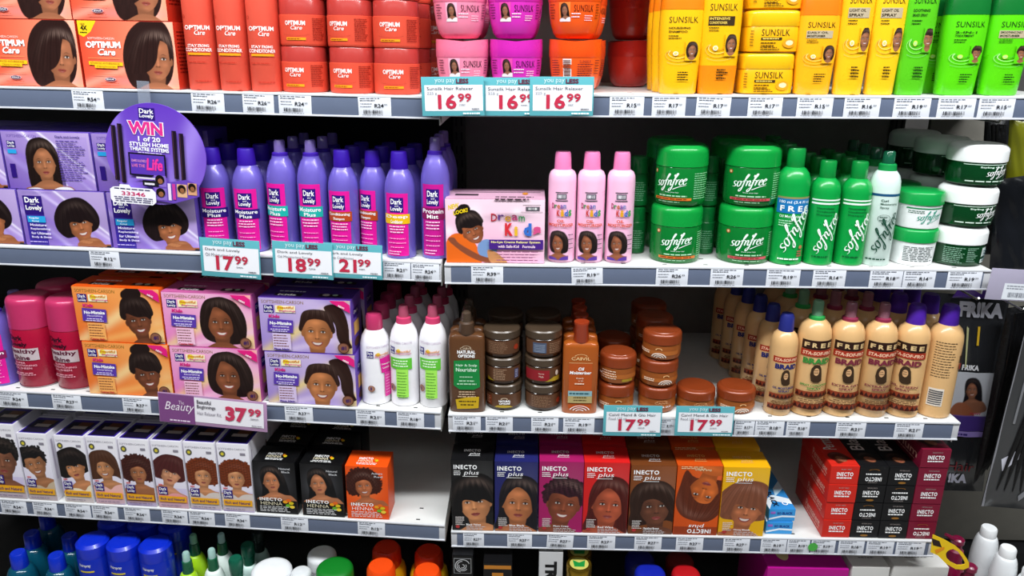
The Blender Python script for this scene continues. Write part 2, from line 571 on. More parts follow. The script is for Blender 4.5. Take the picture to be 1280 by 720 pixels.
# hair styles: back masses, front masses (face units: face height 1, centre 0,0)
HS = {
    'sweep': ([[(.1, 1.0), (-.35, .95), (-.7, .65), (-.87, .2), (-.87, -.25), (-.7, -.7), (-.3, -.8), (.1, -.72), (.36, -.45), (.46, 0), (.44, .5), (.32, .85)]],
              [[(.12, .97), (-.3, .9), (-.65, .55), (-.8, .1), (-.75, -.34), (-.42, -.36), (-.16, -.24), (0, .0), (.07, .33), (.17, .58), (.3, .4), (.36, .0), (.43, .4), (.32, .85)]], 'radial'),
    'sleek': ([[(0, .85), (-.35, .75), (-.55, .4), (-.6, -.1), (-.62, -.7), (-.5, -1.0), (-.1, -.7), (.1, -.7), (.55, -1.0), (.62, -.5), (.58, 0), (.5, .45), (.3, .75)]],
              [[(.02, .82), (-.35, .7), (-.52, .3), (-.5, -.2), (-.38, -.1), (-.32, .18), (-.15, .42), (.02, .5), (.2, .42), (.33, .18), (.4, -.1), (.5, -.2), (.52, .3), (.35, .7)]], 'flow'),
    'bangs': ([[(0, .85), (-.4, .75), (-.72, .4), (-.78, 0), (-.6, -.3), (-.35, -.35), (.35, -.3), (.62, -.15), (.72, .15), (.62, .5), (.35, .8)]],
              [[(0, .82), (-.4, .7), (-.66, .35), (-.62, -.05), (-.36, -.22), (-.3, .1), (-.1, .1), (.05, .04), (.22, .1), (.4, -.02), (.55, -.1), (.6, .3), (.35, .75)]], 'radial'),
    'child_up': ([[(.05, .85), (-.3, .8), (-.48, .5), (-.45, .1), (.45, .1), (.55, .4), (.42, .72)],
                  [(-.02, 1.12), (-.28, 1.0), (-.3, .8), (0, .7), (.3, .78), (.32, 1.0), (.15, 1.12)]],
                 [[(.05, .82), (-.32, .74), (-.47, .4), (-.42, .12), (-.34, .18), (-.3, .3), (0, .14), (.28, .12), (.42, .02), (.52, .3), (.4, .68)]], 'radial'),
    'child_bob': ([[(-.05, .8), (-.4, .68), (-.58, .3), (-.6, -.2), (-.45, -.5), (0, -.62), (.55, -.58), (.72, -.3), (.72, .2), (.5, .62), (.2, .78)]],
                  [[(-.12, .76), (-.42, .6), (-.54, .2), (-.52, -.32), (-.4, -.35), (-.36, 0), (-.26, .3), (-.14, .5), (.1, .4), (.28, .2), (.34, -.1), (.32, -.5), (.6, -.5), (.66, -.1), (.6, .35), (.3, .72)]], 'flow'),
    'pony': ([[(0, .68), (-.35, .6), (-.46, .3), (-.42, 0), (.42, 0), (.46, .3), (.3, .62)],
              [(.2, .75), (.45, .85), (.72, .7), (.85, .3), (.88, -.15), (.95, -.35), (.72, -.38), (.55, -.1), (.5, .25), (.35, .5)]],
             [[(0, .66), (-.33, .58), (-.44, .26), (-.4, .1), (-.25, .34), (0, .4), (.25, .34), (.4, .1), (.44, .26), (.35, .6)]], 'radial'),
    'crop': ([[(0, .74), (-.35, .7), (-.52, .4), (-.48, .05), (.4, .02), (.5, .35), (.38, .66)]],
             [[(0, .74), (-.2, .8), (-.38, .66), (-.5, .3), (-.4, .05), (-.34, .28), (-.1, .3), (.1, .24), (.3, .3), (.4, .1), (.5, .3), (.42, .6), (.2, .78)]], 'curl'),
    'shag': ([[(0, .8), (-.4, .72), (-.62, .35), (-.62, -.1), (-.7, -.45), (-.35, -.5), (.3, -.4), (.6, -.55), (.62, -.1), (.58, .4), (.35, .72)]],
             [[(0, .8), (-.38, .7), (-.56, .3), (-.5, -.2), (-.36, -.1), (-.25, .2), (0, .26), (.2, .15), (.3, .0), (.42, -.2), (.54, -.25), (.54, .3), (.35, .7)]], 'flow'),
    'afro': ([[(0, .95), (-.4, .88), (-.7, .6), (-.82, .2), (-.75, -.2), (-.5, -.4), (.5, -.4), (.75, -.2), (.82, .2), (.7, .6), (.4, .88)]],
             [[(0, .9), (-.45, .75), (-.6, .2), (-.5, -.2), (-.38, -.1), (-.34, .2), (-.15, .3), (.1, .34), (.32, .2), (.4, -.12), (.52, -.2), (.6, .2), (.45, .75)]], 'curl'),
    'long_side': ([[(0, .85), (-.35, .72), (-.5, .3), (-.5, -.3), (-.62, -.9), (-.3, -1.1), (.1, -.8), (.4, -1.0), (.72, -1.2), (.72, -.4), (.62, .3), (.35, .75)]],
                  [[(-.05, .82), (-.36, .68), (-.48, .2), (-.44, -.1), (-.36, .05), (-.28, .28), (-.08, .5), (.12, .42), (.28, .2), (.36, -.2), (.44, -.7), (.6, -.5), (.56, .2), (.34, .72)]], 'flow'),
}


def face(cv, cx, cy, s, style, rot=0.0, skin='#8a5536', hair='#15100f', smile=0, yaw=0.0, top='#e8e4ee', gl=.5, lip='#8a3b38', seed=1, neck=1, bald=0, flip=1, elong=1.0):
    c, q = math.cos(rot), math.sin(rot)
    T = lambda pts: [(cx + s * (flip * x * c - y * elong * q), cy + s * (flip * x * q + y * elong * c)) for x, y in pts]
    dx, dy = (cv.X - cx) / s, (cv.Y - cy) / s
    lx, ly = (dx * c + dy * q) * flip, (-dx * q + dy * c) / elong
    back, front, mode = HS[style]
    hc = np.array(lin(hair)); sk = np.minimum(np.array(lin(skin)) * 1.22, .8)

    def E(x, y, rx, ry, r=0):
        a = cv.ell(cx + s * (flip * x * c - y * elong * q), cy + s * (flip * x * q + y * elong * c), rx * s, ry * s, rot + r * flip)
        return a

    def S(x, y, rx, ry, r=0):
        return cv.soft(cx + s * (flip * x * c - y * elong * q), cy + s * (flip * x * q + y * elong * c), rx * s, ry * s, rot + r * flip)

    def hairpaint(m, k):
        if mode == 'curl':
            n = nz2(lx * 52, ly * 52, seed + k)
            rag = nz2(lx * 22, ly * 22, seed)
        else:
            part = {'sweep': .12, 'flow': .0}.get(mode, .05)
            fan = (lx - part) / np.sqrt(np.clip(1.0 - ly, .03, 9))
            n = nz1(fan * 30 + ly * 1.5, seed + k) * .7 + nz1(fan * 71 + 2 * ly, seed + k + 9) * .5
        g = 1 + (.5 if mode == 'curl' else .22) * np.clip(n, -1, 1.4)
        rr = np.hypot(lx * 1.0, (ly - .05)) + .05 * np.clip(n, -1, 1)
        sheen = np.exp(-((rr - .60) / .09) ** 2) * np.clip(.25 + ly, 0, 1) * (.55 + .45 * np.clip(n, -1, 1)) * np.clip(.75 - np.abs(lx - .15), .1, 1)
        col = hc * g[..., None] + np.array(lin('#b89a8c')) * (gl * .8 * sheen)[..., None]
        cv.paint(m, np.clip(col, 0.002, 1))

    for k, b in enumerate(back):
        m = cv.poly(T(b))
        if mode == 'curl':
            rad = np.hypot(lx, ly - .2)
            m = np.clip(m, 0, 1)
        hairpaint(m, k)
    if mode == 'curl':   # fuzzy outline
        r = random.Random(seed)
        for b in back[:1]:
            P = T(b)
            for i in range(len(P)):
                ax, ay = P[i - 1]; bx, by = P[i]
                for t in np.linspace(.05, .95, 9):
                    m = cv.ell(ax + (bx - ax) * t + r.uniform(-.05, .05) * s, ay + (by - ay) * t + r.uniform(-.05, .05) * s, .05 * s, .05 * s)
                    cv.paint(m, hc * r.uniform(.6, 1.6))
    if neck:
        cv.paint(cv.poly(T([(-.2, -.3), (.2, -.3), (.2, -.62), (.3, -.8), (-.3, -.8), (-.2, -.62)])), sk * .62)
        sh = cv.poly(T([(-.18, -.58), (.18, -.58), (.5, -.74), (.85, -.86), (1.0, -1.5), (-1.0, -1.5), (-.85, -.86), (-.5, -.74)]))
        cv.paint(sh, sk * .85)
        cv.paint(sh * S(.1, -.75, .4, .08), sk * 1.5, .5)
        if top: cv.paint(cv.poly(T([(-.5, -.8), (-.2, -.86), (0, -1.0), (.2, -.86), (.5, -.8), (.86, -.92), (1.0, -1.6), (-1.0, -1.6), (-.86, -.92)])), top)
    cv.paint(np.maximum(E(-.38, -.02, .05, .1), E(.38, -.02, .05, .1)), sk * .7)
    fm = cv.poly(T([(0, .5), (.24, .46), (.36, .28), (.385, .05), (.355, -.18), (.25, -.37), (.1, -.49), (0, -.51), (-.1, -.49), (-.25, -.37), (-.355, -.18), (-.385, .05), (-.36, .28), (-.24, .46)]))
    y = yaw
    shade = sk[None, None] * (1.0 - .45 * np.clip((lx * (1 if y <= 0 else -1)) + .1, 0, .5) / .5)[..., None]
    cv.paint(fm, shade)
    for (a, b, rx, ry, k, al) in ((-.02 + .1 * y, .3, .16, .09, 1.75, .55), (-.2 + .1 * y, -.1, .1, .07, 1.7, .5), (.2 + .1 * y, -.1, .09, .06, 1.5, .4), (.12 * y, -.02, .028, .13, 1.8, .55),
                                  (.08 * y, -.43, .09, .04, 1.5, .4), (.36, -.1, .08, .4, .45, .5), (-.36, -.1, .08, .4, .42, .6), (-.1, -.5, .3, .06, .5, .6), (-.27, -.3, .07, .12, .6, .5), (.27, -.3, .07, .12, .6, .5), (0, .46, .3, .06, .5, .7), (.07 * y - .075, .02, .03, .09, .62, .5), (.07 * y + .075, .02, .03, .09, .62, .5)):
        cv.paint(fm * S(a, b, rx, ry), np.clip(sk * k, 0, .95), al)
    ex = .165; o = .07 * y
    for sg in (-1, 1):
        cv.paint(fm * S(sg * ex + o, .06, .11, .065), sk * .32, .8)
        cv.paint(fm * E(sg * ex + o, .04, .062, .023 if smile < 2 else .018), '#d9cfc8', .8)
        cv.paint(fm * E(sg * ex + o + .02 * y, .042, .027, .027), '#160d0b')
        cv.paint(fm * cv.poly(T([(sg * ex + o - .09, .045), (sg * ex + o, .083), (sg * ex + o + .09, .045), (sg * ex + o, .064)])), '#0d0807')
        cv.paint(fm * cv.poly(T([(sg * (ex - .08) + o, .13), (sg * ex + o, .165), (sg * (ex + .1) + o, .12), (sg * ex + o, .148)])), '#1c110d', .8)
    on = .11 * y
    cv.paint(fm * S(on, -.165, .085, .03), sk * .42, .75)
    for sg in (-1, 1): cv.paint(fm * E(sg * .04 + on, -.155, .018, .011), '#1d0c08', .9)
    cv.paint(fm * S(on + .0, -.11, .03, .03), np.clip(sk * 1.9, 0, 1), .6)
    om = .08 * y
    if smile:
        cv.paint(fm * cv.poly(T([(-.16 + om, -.25), (0 + om, -.27), (.16 + om, -.25), (.1 + om, -.345), (0 + om, -.375), (-.1 + om, -.345)])), lip)
        cv.paint(fm * cv.poly(T([(-.125 + om, -.268), (0 + om, -.283), (.125 + om, -.268), (.07 + om, -.325), (0 + om, -.338), (-.07 + om, -.325)])), '#e6dcd4', .9)
    else:
        cv.paint(fm * cv.poly(T([(-.12 + om, -.295), (-.04 + om, -.262), (om, -.272), (.04 + om, -.262), (.12 + om, -.295), (.05 + om, -.35), (om, -.36), (-.05 + om, -.35)])), lip)
        cv.paint(fm * cv.poly(T([(-.11 + om, -.298), (om, -.303), (.11 + om, -.298), (om, -.313)])), '#2a0f0c')
        cv.paint(fm * S(om, -.335, .05, .012), '#d08a80', .6)
    if not bald:
        for k, b in enumerate(front): hairpaint(cv.poly(T(b)), k + 5)


# ------------------------------------------------------------ product builders
def grid(P, x, y, w, h, col, nu=14, nv=8):
    P.layer += 1
    vs = [P.m((x + w * i / nu) * P.W, (y + h * j / nv) * P.H, P.layer) for j in range(nv + 1) for i in range(nu + 1)]
    fs = [[j * (nu + 1) + i, j * (nu + 1) + i + 1, (j + 1) * (nu + 1) + i + 1, (j + 1) * (nu + 1) + i] for j in range(nv) for i in range(nu)]
    P.mb.add(vs, fs, col)
    return P


def wrap(mb, prof, z0, W, H, ref, phi=0.0, kx=1, ky=1, n=2.0, off=0.0):
    return Panel(mb, round_map(prof_fn(prof), -W / 2, z0, phi, ref, kx, ky, n, off), W, H, step=.0035)


def dome(r0, z0, r1, z1, n=6):
    """quarter-round from (r0,z0) up to (r1,z1)"""
    return [(r1 + (r0 - r1) * math.cos(PI / 2 * k / n), z0 + (z1 - z0) * math.sin(PI / 2 * k / n)) for k in range(n + 1)]


def dl_logo(P, x, y, w, h, frame=None):
    if frame: grid(P, x - .06, y - .03, w + .12, h + .06, frame, 6, 2)
    grid(P, x, y, w, h, '#2c1577', 6, 2)
    P.text('Dark', x + w * .1, y + h * .55, w * .8, h * .36, '#ffffff', .02)
    P.text('and', x + w * .4, y + h * .40, w * .25, h * .12, '#ffffff')
    P.text('Lovely', x + w * .08, y + h * .04, w * .84, h * .36, '#ffffff', .02)
    return P


def spray_head(t, r, z0, z1, col, clear, neck=1.0):
    h = z1 - z0
    t = MB().lathe([(r * 1.0, z0), (r * .98, z0 + h * .04), (r * .9, z0 + h * .42), (r * .72, z0 + h * .46)], col, 28).build('spray_collar', 'satin', t)
    MB().lathe([(r * .66, z0 + h * .44), (r * .62, z0 + h * .93), (r * .5, z0 + h * .99), (0.0001, z0 + h)], clear, 24).build('spray_nozzle', 'gel', t)


def bottle_dl(r, H, band='#2c1577', btxt=('Moisture', 'Plus'), spray=False, phi=0.0, plain=False, label='#e5189a'):
    t = thing('lotion_bottle' if not spray else 'spray_bottle')
    prof = [(r * .94, 0), (r, H * .012), (r, H * .64), (r * .97, H * .69), (r * .86, H * .755), (r * .68, H * .815), (r * .56, H * .84), (r * .54, H * .86)]
    MB().lathe(prof, '#6f60c0').build('bottle_body', 'pearl', t)
    if spray: spray_head(t, r * .57, H * .80, H, '#3a1a9a', '#8d78c8')
    else: MB().lathe([(r * .56, H * .842), (r * .57, H * .85), (r * .52, H * .985), (r * .48, H), (.0001, H * 1.0)], '#35129e', 32).build('cap', 'satin', t)
    if plain: return t
    m = MB(); P = wrap(m, prof, H * .03, r * 1.75, H * .60, r, phi)
    grid(P, .06, 0, .88, 1, label, 14, 4)
    dl_logo(P, .24, .70, .52, .235)
    grid(P, 0, .52, 1, .155, band, 14, 2)
    bc = '#ffffff'
    P.text(btxt[0], .08, .60, .84, .06, bc, .02)
    P.text(btxt[1], .28, .53, .44, .055, bc, .02)
    P.lines(.18, .47, .64, 3, .045, .018, '#ffd0ee', center=True)
    P.lines(.18, .28, .64, 3, .07, .012, '#ffb0e0', center=True)
    P.lines(.18, .07, .5, 2, .04, .014, '#ffd0ee')
    m.build('label', 'print', t)
    return t


def bottle_round(r, H, name, body, prof_f, cap_f, capcol, m='plastic', capm='plastic', seg=40):
    t = thing(name)
    prof = [(a * r, b * H) for a, b in prof_f]
    MB().lathe(prof, body, seg).build('bottle_body', m, t)
    if cap_f: MB().lathe([(a * r, b * H) for a, b in cap_f], capcol, 32).build('cap', capm, t)
    return t, prof


def bottle_dream(r, H, phi=0):
    t, prof = bottle_round(r, H, 'lotion_bottle', '#f7bfdc', [(.92, 0), (1, .012), (1, .74), (.97, .79), (.85, .825), (.6, .845)],
                           [(.60, .835), (.61, .85), (.56, .98), (.5, 1), (.0001, 1)], '#f286bb')
    m = MB(); P = wrap(m, prof, H * .03, r * 2.2, H * .70, r, phi)
    P.rect(.3, .88, .4, .012, '#55505a'); P.rect(.34, .80, .32, .07, '#6a6670'); P.rect(.3, .775, .4, .012, '#55505a')
    P.barcode(.38, .815, .24, .04, '#efeaf0', 8)
    for i, (ch, c) in enumerate(zip('Dream', ('#a8325e', '#3f9a56', '#c26a2a', '#6d4a9c', '#3a70b0'))): P.text(ch, .18 + i * .095, .68, .085, .05 if i else .07, c, .02)
    for i, (ch, c) in enumerate(zip('Kids', ('#c93a3a', '#e0a12a', '#3a6fc0', '#4aa055'))): P.text(ch, .36 + i * .12, .58, .10, .085, c, .04)
    P.text('OIL', .38, .50, .22, .04, '#d8552e', .03); P.text('MOISTURIZER', .1, .445, .8, .04, '#d8552e', .03)
    cv = Canvas(30, 40, '#f7bfdc', .8)
    face(cv, 14, 22, 22, 'child_bob', .05, '#8a5238', '#1a1212', 1, .3, '#5a3a9a', seed=9)
    P.canvas(cv, .12, .0, .62, .40)
    P.lines(.72, .33, .22, 4, .06, .012, '#6a5060')
    m.build('label', 'print', t)
    return t




def jar_soft(r, H, phi=0, band='#e07a2e', body='#0f8a36', txt='#eafff0'):
    t = thing('hair_food_tub')
    prof = [(r * .93, 0), (r * .97, H * .02), (r * .985, H * .10), (r * .985, H * .62), (r * .96, H * .64)]
    MB().lathe(prof, body, 48).build('tub_body', 'gel', t)
    MB().lathe([(r * .97, H * .635), (r, H * .645), (r, H * .86)] + dome(r, H * .86, r * .86, H * .965)[1:] + [(r * .82, H * .985), (.0001, H * .99)], '#0c9a3c', 48).build('lid', 'plastic', t)
    m = MB(); P = wrap(m, prof, H * .04, r * 1.9, H * .56, r, phi)
    P.ell(.06, .92, .045, .06, '#b5532a'); P.ell(.06, .92, .025, .035, '#e8d8a0')
    cursive(P, "sofnfree", .13, .48, .66, .52, txt, .10, th=.072)
    P.text('loves your hair', .36, .30, .28, .05, txt)
    P.lines(.2, .20, .62, 1, .05, .04, '#a8e0b5', center=True)
    P.rect(.1, .09, .8, .075, band)
    P.lines(.14, .115, .7, 1, .05, .03, '#7a3010')
    P.lines(.2, .03, .6, 1, .03, .02, '#a8e0b5')
    m.build('label', 'print', t)
    m = MB(); P = wrap(m, prof, H * .08, r * .9, H * .5, r, phi + 1.25)
    P.lines(.05, .9, .9, 12, .075, .025, '#9adba8')
    m.build('back_label', 'print', t)
    return t


def bottle_soft(r, H, kind='free', phi=0, plain=False):
    body = '#0a9c42' if kind != 'white' else '#d8ece4'
    t = thing('moisturiser_bottle' if kind == 'free' else 'shampoo_bottle' if kind != 'white' else 'spray_bottle')
    k = .5
    prof = [(r * .93, 0), (r, H * .012), (r, H * .70), (r * .97, H * .745), (r * .86, H * .79), (r * .66, H * .825), (r * .52, H * .84)]
    MB().lathe(prof, body, 44).build('bottle_body', 'plastic', t)
    if kind == 'white':
        spray_head(t, r * .62, H * .80, H, '#0b8f45', '#1a6a4a')
    else:
        MB().lathe([(r * .50, H * .83), (r * .53, H * .84), (r * .53, H * .985), (r * .48, H), (.0001, H)], '#0a8a3a', 32).build('cap', 'plastic', t)
    if plain: return t
    w = '#f2fff6' if kind != 'white' else '#1b4a38'
    m = MB(); P = wrap(m, prof, H * .03, r * 2.3, H * .69, r, phi)
    if kind == 'free':
        grid(P, 0, .80, 1, .025, '#8f8f5a', 14, 1)
        grid(P, 0, .62, 1, .18, '#1877b8', 16, 2)
        P.text('100 ml (3.4 Fl oz)', .08, .735, .88, .045, '#e8f6ff', .02); P.text('F R E E', .12, .645, .8, .07, '#ffffff', .03)
        P.text('Oil Moisturizer', .12, .565, .6, .035, w, .01); P.lines(.12, .52, .4, 3, .03, .012, '#b8f0c8')
        P.ell(.78, .19, .06, .025, '#c07a4a'); P.lines(.68, .13, .2, 3, .03, .016, '#c05050')
        P.lines(.2, .03, .55, 1, .03, .018, w)
    elif kind == 'sham':
        grid(P, 0, .875, 1, .02, w, 14, 1); grid(P, 0, .825, 1, .025, w, 14, 1)
        P.text('Neutralizing', .2, .755, .5, .03, '#0b5a2c', .02); P.text('Conditioning', .2, .71, .55, .03, '#0b5a2c', .02); P.text('Shampoo', .2, .665, .45, .03, '#0b5a2c', .02)
        P.lines(.2, .08, .6, 1, .03, .015, '#0b5a2c')
    else:
        grid(P, 0, .86, 1, .03, '#17507a', 14, 1)
        P.text('Curl', .3, .79, .2, .03, w, .02); P.text('Moisturising', .3, .745, .5, .03, w, .02); P.text('Spray', .3, .70, .25, .03, w, .02)
        P.arc(.45, .58, .18, .05, 0, 6.28, .012, w); P.lines(.33, .59, .24, 2, .04, .012, w)
        P.lines(.1, .04, .6, 1, .03, .018, w)
    cursive(P, "sofnfree", .34, .12, 1.30, .26, w, 1.10)
    m.build('label', 'print', t)
    return t


def tub_white(r, H, back=False):
    t = thing('cream_tub')
    prof = [(r * .88, 0), (r * .91, H * .02), (r * .95, H * .55), (r * .95, H * .66)]
    MB().lathe(prof, '#f2f4f4', 44).build('tub_body', 'satin', t)
    MB().lathe([(r * .96, H * .63), (r, H * .645), (r, H * .93), (r * .96, H * .97), (r * .88, H * .99), (.0001, H * .985)], '#0d9a45', 44).build('lid', 'plastic', t)
    m = MB(); P = wrap(m, prof, H * .06, r * 2.0, H * .52, r)
    if not back:
        grid(P, 0, .92, 1, .07, '#1b8a50', 14, 1); P.lines(.05, .8, .4, 2, .09, .035, '#2a6a50')
        cursive(P, "sofnfree", .25, .34, .6, .66, '#1c9a80', .08)
    else:
        P.lines(.08, .85, .8, 9, .09, .035, '#3b4a48')
    m.build('label', 'print', t)
    return t


def jar_gel(r, H, mode=0):
    t = thing('styling_gel_jar')
    prof = [(r * .86, 0), (r * .93, H * .03), (r * .97, H * .2), (r * .96, H * .52), (r * .94, H * .58)]
    MB().lathe(prof, '#0a4a22', 48).build('jar_body', 'gel', t)
    MB().lathe([(r * .97, H * .545), (r, H * .56), (r, H * .80)] + dome(r, H * .80, r * .72, H * .96)[1:] + [(.0001, H * .99)], '#f4f6f5', 48).build('lid', 'satin', t)
    m = MB(); P = wrap(m, prof, H * .07, r * 2.2, H * .46, r)
    if mode == 0:
        P.rect(.02, .93, .96, .035, '#cfe8d5'); P.text('Styling Gel', .28, .76, .36, .1, '#eafff0', .02)
        cursive(P, "sofnfree", .38, .36, .42, .66, '#ffffff', .10)
        P.lines(.08, .06, .84, 1, .1, .06, '#eafff0')
    else:
        P.lines(.02, .85, .34, 9, .1, .035, '#8fb5a0'); P.lines(.40, .85, .2, 8, .1, .04, '#8fb5a0', ragged=.5)
        P.rect(.70, .02, .24, .85, '#e8f2ee'); 
        for k in range(5): P.rect(.73, .12 + k * .14, .18, .06, '#5a7a80')
    m.build('label', 'print', t)
    return t


def spray_can(r, H):
    t = thing('spray_can')
    prof = [(r * .92, 0), (r * .98, H * .01), (r * .97, H * .02), (r, H * .03), (r, H * .655), (r * .97, H * .665)]
    MB().lathe(prof, '#a50d33', 44).build('can_body', 'plastic', t)
    MB().lathe([(r * .9, -0.0), (r * 1.0, .0005), (r * 1.0, H * .012), (r * .97, H * .016)], '#b0a0a4', 44).build('rim', 'metal', t)
    MB().lathe([(r * .97, H * .66), (r * 1.01, H * .665), (r * .985, H * .92)] + dome(r * .985, H * .92, r * .80, H * .99)[1:] + [(.0001, H * 1.0)], '#c93468', 44).build('cap', 'pearl', t)
    m = MB(); P = wrap(m, prof, H * .04, r * 2.0, H * .61, r, -.15)
    P.text('Dark', .22, .83, .4, .09, '#2a0a20', .03); P.text('and', .35, .80, .15, .03, '#2a0a20'); P.text('Lovely', .24, .70, .46, .1, '#2a0a20', .03)
    grid(P, .08, .46, .84, .22, '#c9b9bd', 14, 2)
    P.text('Healthy', .12, .57, .76, .10, '#5a1030', .03); P.text('Shine', .3, .47, .42, .085, '#5a1030', .03)
    P.text('SUPER', .3, .40, .3, .035, '#f0b0c0', .01); P.text('CONDITIONING', .18, .35, .66, .035, '#f0b0c0', .01); P.text('OIL SHEEN', .28, .30, .45, .035, '#f0b0c0', .01)
    P.lines(.2, .22, .6, 2, .035, .014, '#f0b0c0', center=True)
    m.build('label', 'print', t)
    return t


def bottle_kids(r, H, spray=True, green=True, phi=0, plain=False):
    t = thing('spray_bottle' if spray else 'lotion_bottle')
    prof = [(r * .93, 0), (r, H * .012), (r, H * .62), (r * .97, H * .67), (r * .86, H * .745), (r * .66, H * .80), (r * .55, H * .825)]
    MB().lathe(prof, '#f3f1f5', 44).build('bottle_body', 'plastic', t)
    if spray: spray_head(t, r * .56, H * .79, H, '#cf3f6c', '#d0607f')
    else: MB().lathe([(r * .54, H * .81), (r * .56, H * .82), (r * .55, H * .96), (r * .48, H * .99), (.0001, H)], '#cc3a6c', 32).build('cap', 'pearl', t)
    if plain: return t
    m = MB(); P = wrap(m, prof, H * .04, r * 1.9, H * .66, r, phi)
    P.text('SOFTSHEEN CARSON', .05, .92, .9, .035, '#c9b6cc')
    dl_logo(P, .06, .76, .24, .11)
    P.ell(.46, .82, .07, .03, '#f0d040'); P.text('Beautiful', .36, .80, .5, .035, '#e08a3a', .02, .2); P.text('Beginnings', .34, .76, .56, .035, '#d65a8a', .01, .2)
    if green:
        grid(P, .1, .54, .82, .17, '#63c83a', 12, 2)
        P.lines(.2, .66, .6, 3, .04, .018, '#eaffdf', center=True)
        grid(P, .36, .10, .42, .44, '#a6ee5c', 10, 4)
        P.lines(.4, .48, .34, 8, .045, .012, '#4b8a2c')
        P.lines(.4, .12, .34, 2, .035, .012, '#4b8a2c')
    else:
        P.poly([(.5, .75), (.92, .78), (1, .5), (.56, .5)], '#e01f96'); P.text('Detangling', .56, .63, .36, .03, '#fff', .02); P.text('Lotion', .6, .57, .26, .03, '#fff', .02)
        grid(P, .66, .08, .30, .42, '#e83aa4', 6, 3); P.lines(.7, .44, .2, 7, .05, .012, '#ffc0e4')
    P.ell(.2, .24, .12, .055, '#8a5a4a'); P.ell(.2, .24, .10, .045, '#a87a64'); P.text('1', .17, .215, .05, .05, '#4a2a6a', .03)
    m.build('label', 'print', t)
    return t


def bottle_flat(W, H, D, name, body, cap=None, capfrac=(.86, .93), n=4.0, m='plastic'):
    """rounded-rectangle bottle with square shoulders"""
    t = thing(name); r = W / 2; ky = D / W
    prof = [(r * .95, 0), (r, H * .01), (r, H * .735), (r * .96, H * .765), (r * .8, H * .785), (r * .35, H * .795)]
    MB().lathe(prof, body, 56, 1, ky, n).build('bottle_body', m, t)
    return t, prof, ky


def bottle_brown(W, H, D):
    t, prof, ky = bottle_flat(W, H, D, 'spray_bottle', '#5e3b22')
    r = W / 2
    MB().lathe([(r * .42, H * .785), (r * .44, H * .80), (r * .40, H * .89), (r * .3, H * .905)], '#4a3526', 28).build('spray_collar', 'satin', t)
    MB().lathe([(r * .29, H * .90), (r * .25, H * .985), (r * .16, H), (.0001, H)], '#5b4a3c', 24).build('spray_nozzle', 'gel', t)
    m = MB(); w = W * .94; P = wrap(m, prof, H * .03, w, H * .70, r, 0, 1, ky, 4.0)
    P.arc(.5, .90, .14, .035, .3, 2.84, .02, '#c8b49a'); P.text('CAIVIL', .32, .88, .36, .03, '#c8b49a', .01)
    P.text('NATURAL', .24, .82, .52, .05, '#ffffff', .04); P.text('OPTIONS', .26, .765, .48, .045, '#ffffff', .04)
    P.poly([(.14, .72), (.86, .74), (.88, .34), (.7, .30), (.3, .30), (.12, .36)], '#16823c')
    P.text('Hair & Scalp', .2, .63, .6, .045, '#d8f5dc', .01); P.text('Nourisher', .2, .565, .6, .055, '#d8f5dc', .02)
    P.lines(.3, .48, .4, 1, .03, .015, '#a8d8b0'); P.lines(.22, .42, .56, 2, .045, .02, '#a8d8b0', center=True)
    P.lines(.22, .26, .56, 3, .035, .018, '#c8ac8c', center=True)
    P.poly([(.18, .155), (.5, .19), (.84, .20), (.82, .03), (.5, .02), (.22, .015)], '#c9a51c'); P.lines(.26, .12, .5, 2, .05, .018, '#4a3a10', center=True)
    m.build('label', 'print', t)
    return t


def bottle_orange(W, H, D):
    t, prof, ky = bottle_flat(W, H, D, 'lotion_bottle', '#b0581c', m='pearl')
    r = W / 2
    MB().lathe([(r * .40, H * .785), (r * .44, H * .80), (r * .38, H * .96), (r * .44, H * .985), (r * .42, H), (.0001, H)], '#a53a1a', 32).build('cap', 'pearl', t)
    m = MB(); P = wrap(m, prof, H * .03, W * .94, H * .70, r, 0, 1, ky, 4.0)
    P.arc(.5, .87, .2, .045, .3, 2.84, .025, '#f0c48a'); P.text('CAIVIL', .22, .82, .56, .05, '#f0c48a', .01)
    P.rect(.16, .04, .68, .74, '#b34f1c'); P.rect(.16, .775, .68, .006, '#f0c48a')
    P.text('Oil', .42, .66, .16, .05, '#fff', .03, .2); P.text('Moisturiser', .18, .60, .62, .05, '#fff', .03, .2)
    P.text('Ready', .38, .52, .22, .03, '#f6d8c0', .01); P.text('with', .44, .485, .14, .025, '#f6d8c0'); P.lines(.34, .44, .3, 1, .03, .02, '#f6d8c0')
    P.rect(.16, .25, .68, .085, '#8fb3b8'); P.lines(.2, .28, .6, 1, .03, .025, '#2f5a66'); P.rect(.16, .14, .68, .11, '#b5a26c'); P.lines(.3, .22, .4, 2, .045, .018, '#5a4a24', center=True)
    for k in range(3): P.arc(.5, .0, .3 - k * .09, .10 - k * .03, .35, 2.8, .025, '#ffffff')
    m.build('label', 'print', t)
    return t


